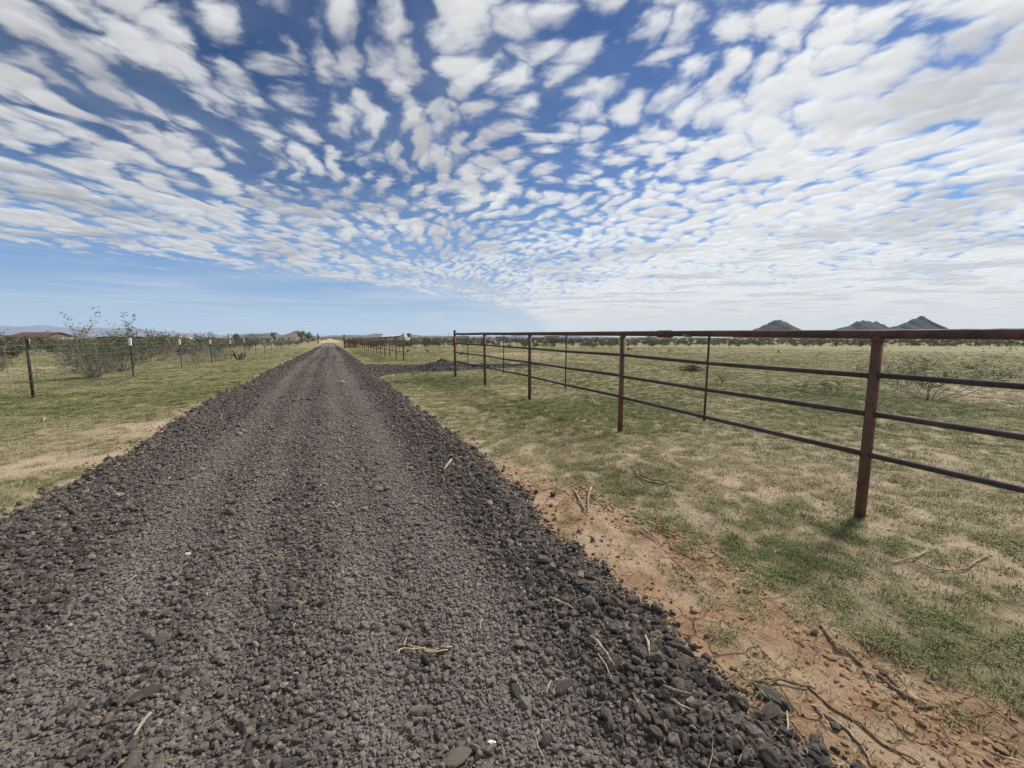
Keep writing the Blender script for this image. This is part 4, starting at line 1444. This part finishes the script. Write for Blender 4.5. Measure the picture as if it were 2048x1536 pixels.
stick('dry_stick', [(302, 1442), (285, 1465), (270, 1486)], 9, 'flat splinter of wood near the lower corner of the road', 'bark_pale', group=G1, taper=.8)
stick('dry_stick', [(272, 1162), (255, 1172), (236, 1180)], 4, 'thin pale twig alone on the middle of the gravel', 'bark_pale', group=G1)
stick('dry_stick', [(903, 926), (896, 935), (888, 946)], 8, 'short thick wood chip by the grass edge', 'bark_pale', group=G1, taper=.4)
stick('dry_stick', [(795, 824), (805, 822)], 4, 'distant pale twig at the road shoulder', 'bark_pale', group=G1)
stick('dry_stick', [(963, 1248), (960, 1270)], 4, 'small orange tan splinter on the gravel', 'bark_pale', group=G1)
stick('dry_stick', [(1099, 1378), (1095, 1396)], 5, 'curved pale sliver between two dark stones', 'bark_pale', group=G1)
stick('dry_stick', [(590, 1258), (587, 1268)], 5, 'tiny bleached sliver in the middle of the road', 'bark_pale', group=G1)
stick('dry_stick', [(1570, 1430), (1577, 1460), (1571, 1478), (1555, 1480)], 5, 'hooked pale twig at the boundary of gravel and soil', 'bark_pale', group=G1)
stick('root_bundle', [(796, 1322), (800, 1312), (815, 1309), (845, 1310), (870, 1312), (905, 1304)], 5, 'bundle of thin straw coloured roots on the gravel', 'straw', group=G1,
      branches=(([(815, 1302), (835, 1307), (850, 1311)], 4), ([(850, 1314), (875, 1316), (896, 1311)], 4), ([(808, 1303), (814, 1287), (812, 1285)], 3), ([(820, 1312), (830, 1306), (843, 1309)], 4)), cat='roots')
# on the soil and grass
stick('dead_root', [(1640, 1250), (1662, 1280), (1700, 1310), (1722, 1330), (1755, 1352), (1780, 1372), (1800, 1386), (1845, 1412), (1872, 1418)], 11,
      'long gnarled half buried root on the bare soil', 'bark_dark', group=G2, lift=.0, taper=.7,
      branches=(([(1760, 1346), (1778, 1350), (1792, 1374)], 12), ([(1722, 1325), (1738, 1355), (1742, 1370), (1752, 1385)], 5), ([(1802, 1388), (1836, 1402), (1838, 1418), (1878, 1412)], 8), ([(1634, 1225), (1640, 1250)], 5),
                ([(1722, 1282), (1735, 1298), (1748, 1318)], 7)))
stick('dead_root', [(1500, 1368), (1530, 1364), (1562, 1367), (1600, 1376), (1632, 1384)], 9, 'arched brown root lying between the gravel and the gnarled root', 'bark_dark', group=G2)
stick('dead_root', [(1629, 1418), (1660, 1438), (1700, 1465), (1722, 1490), (1732, 1515), (1745, 1536)], 7, 'thick pale root running down to the frame edge', 'bark', group=G2, lift=.004)
stick('dead_root', [(1610, 1370), (1660, 1415), (1720, 1450), (1762, 1490), (1800, 1508), (1840, 1530)], 7, 'thin dark root parallel to the thick pale one', 'bark_dark', group=G2, lift=.002)
stick('dry_stick', [(1640, 1432), (1652, 1452), (1664, 1470)], 4, 'slender straight twig beside the pale root', 'bark_pale', group=G2)
stick('fallen_branch', [(1780, 1130), (1800, 1126), (1822, 1122), (1845, 1133), (1870, 1143), (1905, 1146), (1930, 1142), (1955, 1125), (1985, 1110)], 5,
      'long pale forked branch fallen on the sparse grass', 'bark_pale', group=G2, branches=(([(1825, 1122), (1845, 1110), (1858, 1106)], 5),), lift=.01, cat='branch')
stick('fallen_branch', [(1146, 980), (1158, 1000), (1168, 1022), (1178, 1030)], 6, 'forked stick poking up from the verge soil', 'bark', group=G2,
      branches=(([(1183, 978), (1176, 1000), (1176, 1024)], 4),), lift=.01, cat='branch')
stick('dry_stick', [(1346, 1126), (1372, 1150), (1396, 1170)], 5, 'dark stick along the crumbled red soil', 'bark_dark', group=G2)
stick('dry_stick', [(1286, 1062), (1305, 1078), (1318, 1090)], 6, 'short grey stick among the red soil lumps', 'bark', group=G2)
stick('dry_stick', [(1726, 1150), (1748, 1162), (1768, 1176)], 3, 'thin whitish twig below the forked branch', 'bark_pale', group=G2)
stick('dry_stick', [(1548, 1112), (1550, 1106), (1562, 1104)], 5, 'tiny white bent twig on the grass near the tall post', 'bark_pale', group=G2)
stick('dry_stick', [(1980, 1512), (2010, 1524), (2048, 1534)], 7, 'tan twig in the lowest corner by the grass', 'bark', group=G2)
stick('dry_stick', [(1556, 790), (1575, 792), (1598, 786)], 4, 'bleached twig lying in the field behind the pipe rails', 'bark_pale', group=G2)
stick('dry_stick', [(1660, 820), (1672, 822), (1678, 828)], 3, 'pale knotted twig under the bushy clump', 'bark_pale', group=G2)
stick('dry_stick', [(1185, 800), (1190, 812)], 4, 'greenish stub stick in the dark grass patch', 'bark', group=G2)
stick('fallen_branch', [(1268, 940), (1275, 955), (1295, 968), (1320, 972), (1345, 962)], 6, 'curled dark twig heap in the grass before the tall post', 'bark_dark', group=G2, lift=.01,
      branches=(([(1275, 950), (1300, 962), (1335, 968)], 4), ([(1282, 944), (1290, 958), (1310, 968)], 4)), cat='branch')
stick('dry_stick', [(92, 842), (89, 838), (87, 845)], 5, 'tiny white twig on the far verge grass', 'bark_pale', group=G2)

# brush pile in the field
x, y, z = ground(1386, 743)
mb = MB()
for k in range(70):
    an = random.uniform(0, 6.28); r_ = random.uniform(0, .45)
    q = Vector((math.cos(an) * r_, math.sin(an) * r_, random.uniform(.02, .24 * (1 - r_))))
    d = Vector((random.gauss(0, 1), random.gauss(0, 1), random.gauss(0, .25))).normalized() * random.uniform(.15, .4)
    q0, q1 = q - d, q + d
    q0.z = max(q0.z, .01); q1.z = max(q1.z, .01)
    mb.tube([q0, q + Vector((0, 0, .03)), q1], [.009, .008, .004], 4)
o = mb.build('brush_pile', M['twig_dark'], None, True, (x, y, z)); tag(o, 'low pile of cut dark brush lying in the field', 'brush pile')

# burrow with a soil lip
x, y, z = ground(1161, 842)
root = empty('animal_burrow', (x, y, z)); tag(root, 'small animal burrow with a pale soil lip in the grass', 'burrow')
mb = MB()
ns, nr = 22, 7
ring = []
for i in range(nr):
    f_ = i / (nr - 1)
    rad = .03 + .09 * f_
    hh = [-.04, .02, .035, .03, .02, .01, -.012][i]
    ring.append([(math.cos(2 * math.pi * k / ns) * rad * 1.1, math.sin(2 * math.pi * k / ns) * rad, hh * (1 + .4 * math.sin(2 * math.pi * k / ns))) for k in range(ns)])
for i in range(nr - 1):
    for k in range(ns):
        k2 = (k + 1) % ns
        mb.quad(ring[i][k], ring[i][k2], ring[i + 1][k2], ring[i + 1][k])
mb.build('soil_lip', M['hole'], root, True)
mb = MB(); mb.tube([(0, 0, .03), (.01, .04, -.12)], [.037, .03], 12); mb.build('hole', M['rubber_hole_shade'], root)  # solid black plug, its colour stands in for the shade inside the burrow

# half buried tyre in the field
x, y, z = ground(1261, 700)
root = empty('old_tyre', (x, y, z - .05)); tag(root, 'black tyre half buried in the field beside the third pipe post', 'tyre')
mb = MB()
pts = [(math.cos(a) * .33, 0, math.sin(a) * .33 + .10) for a in np.linspace(0, 2 * math.pi, 26)]
mb.tube(pts, .10, 10)
o = mb.build('tread', M['rubber_hole_shade'], root, True); o.rotation_euler = (R(-55), 0, R(20))
mb = MB(); mb.tube([(0, -.05, .10), (0, .05, .10)], .18, 16); o = mb.build('rim', M['rod_rust'], root, True); o.rotation_euler = (R(-55), 0, R(20))

# a few clods/tussocks in the field are part of grass; small dark stumps
for px_, py_, lb in ((924, 710, 'small dark stump in the field between the two end posts'), (1557, 705, 'dark short stump near the far fence'), (816, 704, 'tiny dark tussock stump beyond the second fence')):
    x, y, z = ground(px_, py_)
    mb = MB(); mb.tube([(-.12, 0, -.05), (-.02, .02, .16), (.10, .04, .22), (.24, .05, .2)], [.10, .09, .06, .03], 7, rough=.3)
    o = mb.build('stump', M['twig_dark'], None, True, (x, y, z)); tag(o, lb, 'stump', 'stumps in the field')

# ------------------------------------------------------------------ haze
mb = MB(); mb.box(-14000, 14000, -3500, 14000, -140, 330)
hz = mb.build('haze', [], None)
m = bpy.data.materials.new('thin_haze'); m.use_nodes = True
m.node_tree.nodes.clear()
out = m.node_tree.nodes.new('ShaderNodeOutputMaterial'); pv = m.node_tree.nodes.new('ShaderNodeVolumePrincipled')
pv.inputs['Color'].default_value = (0.66, 0.80, 1.0, 1)
pv.inputs['Density'].default_value = 2.8e-5
pv.inputs['Anisotropy'].default_value = 0.2
m.node_tree.links.new(pv.outputs[0], out.inputs['Volume'])
hz.data.materials.append(m)
tag(hz, 'thin pale blue haze over the desert', 'haze', kind='stuff')

# ------------------------------------------------------------------ light
EXPO = 0.55
SUN_AZ, SUN_EL = R(23.3 + 52), R(46)
sd_ = bpy.data.lights.new('sun', 'SUN'); sd_.energy = 3.1; sd_.angle = R(8); sd_.color = (1.0, 0.95, 0.87)
so = bpy.data.objects.new('sun', sd_); COL.objects.link(so)
dirv = Vector((math.sin(SUN_AZ) * math.cos(SUN_EL), math.cos(SUN_AZ) * math.cos(SUN_EL), math.sin(SUN_EL)))
so.rotation_euler = dirv.to_track_quat('Z', 'Y').to_euler()
so.location = (10, 10, 40)

world = bpy.data.worlds.new('World'); scene.world = world; world.use_nodes = True
nt = NT(world.node_tree)
bg = world.node_tree.nodes['Background']
sky = nt.new('ShaderNodeTexSky', sky_type='NISHITA')
sky.sun_disc = False
sky.sun_elevation = SUN_EL; sky.sun_rotation = SUN_AZ
sky.altitude = 500; sky.air_density = 1.0; sky.dust_density = 0.2; sky.ozone_density = 2.2
tc = nt.new('ShaderNodeTexCoord')
sep = nt.new('ShaderNodeSeparateXYZ'); nt.l.new(tc.outputs['Generated'], sep.inputs[0])
dx, dy, dz = sep.outputs
zc_ = nt.math('MAXIMUM', dz, 0.004)
inv = nt.math('DIVIDE', 1.0, nt.math('ADD', zc_, 0.012))
# axes of the cloud rows: u across, v along
u = nt.math('MULTIPLY', nt.math('SUBTRACT', nt.math('MULTIPLY', dx, ch), nt.math('MULTIPLY', dy, sh)), inv)
v = nt.math('MULTIPLY', nt.math('ADD', nt.math('MULTIPLY', dx, sh), nt.math('MULTIPLY', dy, ch)), inv)


def vec(a, b_, c=0.0):
    n_ = nt.new('ShaderNodeCombineXYZ')
    nt.put(n_.inputs[0], a); nt.put(n_.inputs[1], b_); nt.put(n_.inputs[2], c)
    return n_.outputs[0]


P0 = vec(u, v)
warp = nt.noise(P0, 1.1, 2, 0.5, out=1, dim='2D')
Pw = nt.vmath('ADD', P0, nt.vmath('SCALE', nt.vmath('SUBTRACT', warp, (0.5, 0.5, 0.5)), s=0.35))
sw = nt.new('ShaderNodeSeparateXYZ'); nt.l.new(Pw, sw.inputs[0])
uw, vw = sw.outputs[0], sw.outputs[1]
# the layer has depth: it is sampled at several heights from its base to its tops, front to back
lnv = nt.math('LOGARITHM', nt.math('MAXIMUM', v, 0.2), math.e)
edge = nt.math('SUBTRACT', u, nt.math('SUBTRACT', nt.math('MULTIPLY', lnv, 3.89), 11.07))
edge = nt.math('ADD', edge, nt.math('MULTIPLY', nt.math('SUBTRACT', nt.noise(P0, 0.5, 3, 0.5, dim='2D'), 0.5), 1.2))
edge = nt.math('ADD', edge, nt.math('MULTIPLY', nt.math('SUBTRACT', nt.noise(vec(nt.math('MULTIPLY', u, 1.8), nt.math('MULTIPLY', v, 0.6)), 1.3, 5, 0.65, dim='2D'), 0.5), 4.2))
inside = nt.sstep(edge, -2.0, 1.6)
covr = nt.math('MULTIPLY', nt.sstep(u, -0.2, 2.0), 0.105)
lowl = nt.math('MULTIPLY', nt.sstep(u, -1.2, -3.2), 0.06)
hor = nt.math('MULTIPLY', nt.sstep(v, 5.0, 14.0), 0.03)
gap = nt.math('MULTIPLY', nt.math('SUBTRACT', nt.noise(vec(u, nt.math('MULTIPLY', v, .8), 0.37), 1.1, 3, 0.55, dim='2D'), 0.5), 0.26)
# rows drawn out along v on the left
rows = nt.noise(vec(nt.math('MULTIPLY', uw, 1.0), nt.math('MULTIPLY', vw, 0.22)), 3.1, 3, 0.5, dim='2D')
rows = nt.math('MULTIPLY', nt.math('SUBTRACT', rows, 0.5), nt.math('MULTIPLY', nt.sstep(u, 0.4, -1.0), 0.44))
cov = nt.math('ADD', nt.math('ADD', covr, lowl), nt.math('ADD', hor, gap))
cov = nt.math('ADD', cov, rows)
cov = nt.math('SUBTRACT', cov, nt.math('MULTIPLY', nt.math('SUBTRACT', 1.0, inside), 0.50))
soft = nt.noise(vec(nt.math('MULTIPLY', u, .6), nt.math('MULTIPLY', v, .9)), 1.2, 3, 0.55, dim='2D')
grey = nt.math('MULTIPLY', nt.sstep(soft, 0.44, 0.66), 0.21)
gain = nt.math('SUBTRACT', nt.math('MULTIPLY', nt.sstep(u, -2.2, 1.2), 0.19), grey)
stretch = nt.mixf(nt.sstep(u, 0.4, -1.4), 0.85, 0.60)
vs_ = nt.math('MULTIPLY', vw, stretch)
thin_ = nt.maprange(nt.noise(P0, 1.4, 3, 0.55, dim='2D'), 0.35, 0.65, 0.46, 0.64)
wf = nt.vmath('SUBTRACT', nt.noise(Pw, 9.0, 2, 0.5, out=1, dim='2D'), (0.5, 0.5, 0.5))
trans = None
acc = None
LAY = ((1.000, 0.030, 0.60), (1.005, 0.000, 0.68), (1.011, 0.018, 0.78), (1.019, 0.05, 0.90), (1.029, 0.095, 1.00))
for k, (hk, thr, ck) in enumerate(LAY):
    Pk = vec(nt.math('MULTIPLY', uw, hk), nt.math('MULTIPLY', vs_, hk), 0.05 * k)
    a = nt.noise(Pk, 7.8, 9, 0.66)
    vr = nt.voro(nt.vmath('ADD', Pk, nt.vmath('SCALE', wf, s=0.11)), 7.0, 'F1', 0, 1.0, dim='2D')
    dk = nt.math('ADD', nt.math('MULTIPLY', a, 0.66), nt.math('MULTIPLY', nt.math('SUBTRACT', 0.80, vr), 0.38))
    dk = nt.math('SUBTRACT', nt.math('ADD', dk, cov), thr)
    ak = nt.math('MULTIPLY', nt.sstep(dk, 0.385, 0.66), thin_)
    col = nt.math('ADD', nt.math('ADD', ck, gain), nt.math('MULTIPLY', nt.sstep(dk, 0.45, 0.75), -0.06))
    if trans is None:
        acc = nt.math('MULTIPLY', ak, col); trans = nt.math('SUBTRACT', 1.0, ak)
    else:
        acc = nt.math('ADD', acc, nt.math('MULTIPLY', nt.math('MULTIPLY', trans, ak), col))
        trans = nt.math('MULTIPLY', trans, nt.math('SUBTRACT', 1.0, ak))
cover = nt.math('SUBTRACT', 1.0, trans)
cl = nt.new('ShaderNodeCombineColor')
nt.l.new(acc, cl.inputs[0]); nt.l.new(nt.math('MULTIPLY', acc, 1.01), cl.inputs[1])
nt.l.new(nt.math('ADD', nt.math('MULTIPLY', acc, 0.94), nt.math('MULTIPLY', cover, 0.06)), cl.inputs[2])
# thin cirrus low on the left
cir = nt.noise(vec(nt.math('MULTIPLY', u, .35), nt.math('MULTIPLY', v, .9)), 0.55, 6, 0.6, dim='2D')
cir = nt.math('MULTIPLY', nt.sstep(cir, 0.42, 0.75), nt.math('MULTIPLY', nt.sstep(v, 4.0, 9.0), 0.50))
SKY_GAIN = 0.10
gam = nt.new('ShaderNodeGamma'); gam.inputs[1].default_value = 1.60
nt.l.new(nt.mix(1.0, sky.outputs[0], (SKY_GAIN, SKY_GAIN, SKY_GAIN), 'MULTIPLY'), gam.inputs[0])
skc = nt.mix(1.0, gam.outputs[0], (1.10, 1.13, 1.12), 'MULTIPLY')
skc = nt.mix(nt.math('MULTIPLY', nt.sstep(dz, 0.32, 0.12), 0.85), skc, (0.19, 0.36, 0.67))
skc = nt.mix(nt.math('MULTIPLY', nt.sstep(dz, 0.15, 0.0), 0.95), skc, (0.45, 0.60, 0.78))
veil = nt.math('MULTIPLY', inside, nt.maprange(nt.noise(P0, 1.6, 4, 0.6, dim='2D'), 0.3, 0.7, 0.0, 0.14))
skc = nt.mix(veil, skc, (0.55, 0.62, 0.72))
skc = nt.mix(cir, skc, (0.56, 0.65, 0.77))
stk = nt.noise(vec(nt.math('MULTIPLY', u, .22), nt.math('MULTIPLY', dz, 26.0)), 1.6, 5, 0.6, dim='2D')
skc = nt.mix(nt.math('MULTIPLY', nt.sstep(stk, 0.46, 0.70), nt.math('MULTIPLY', nt.sstep(dz, 0.26, 0.10), 0.28)), skc, (0.62, 0.69, 0.78))
lay = nt.mix(1.0, nt.mix(1.0, skc, nt.vmath('SCALE', (1, 1, 1), s=trans), 'MULTIPLY'), cl.outputs[0], 'ADD')
# merge to a pale bank right at the horizon on the cloudy side
azr = nt.math('DIVIDE', u, nt.math('MAXIMUM', v, 0.05))
bank = nt.math('MULTIPLY', nt.sstep(dz, 0.10, 0.0), nt.math('MULTIPLY', nt.sstep(azr, -0.40, 0.50), 0.78))
fin = nt.mix(bank, lay, (0.66, 0.68, 0.68))
nt.l.new(fin, bg.inputs['Color'])
bg.inputs['Strength'].default_value = 1.0 / 2 ** EXPO

# ------------------------------------------------------------------ render settings
vs = scene.view_settings
scene.display_settings.display_device = 'sRGB'
vs.view_transform = 'Standard'; vs.look = 'None'; vs.gamma = 1.0; vs.use_curve_mapping = False
vs.exposure = EXPO
scene.render.engine = 'CYCLES'
scene.cycles.use_denoising = True
scene.cycles.max_bounces = 5
scene.cycles.diffuse_bounces = 3
scene.cycles.volume_bounces = 1
scene.cycles.transparent_max_bounces = 8
scene.render.resolution_x, scene.render.resolution_y = 1024, 768
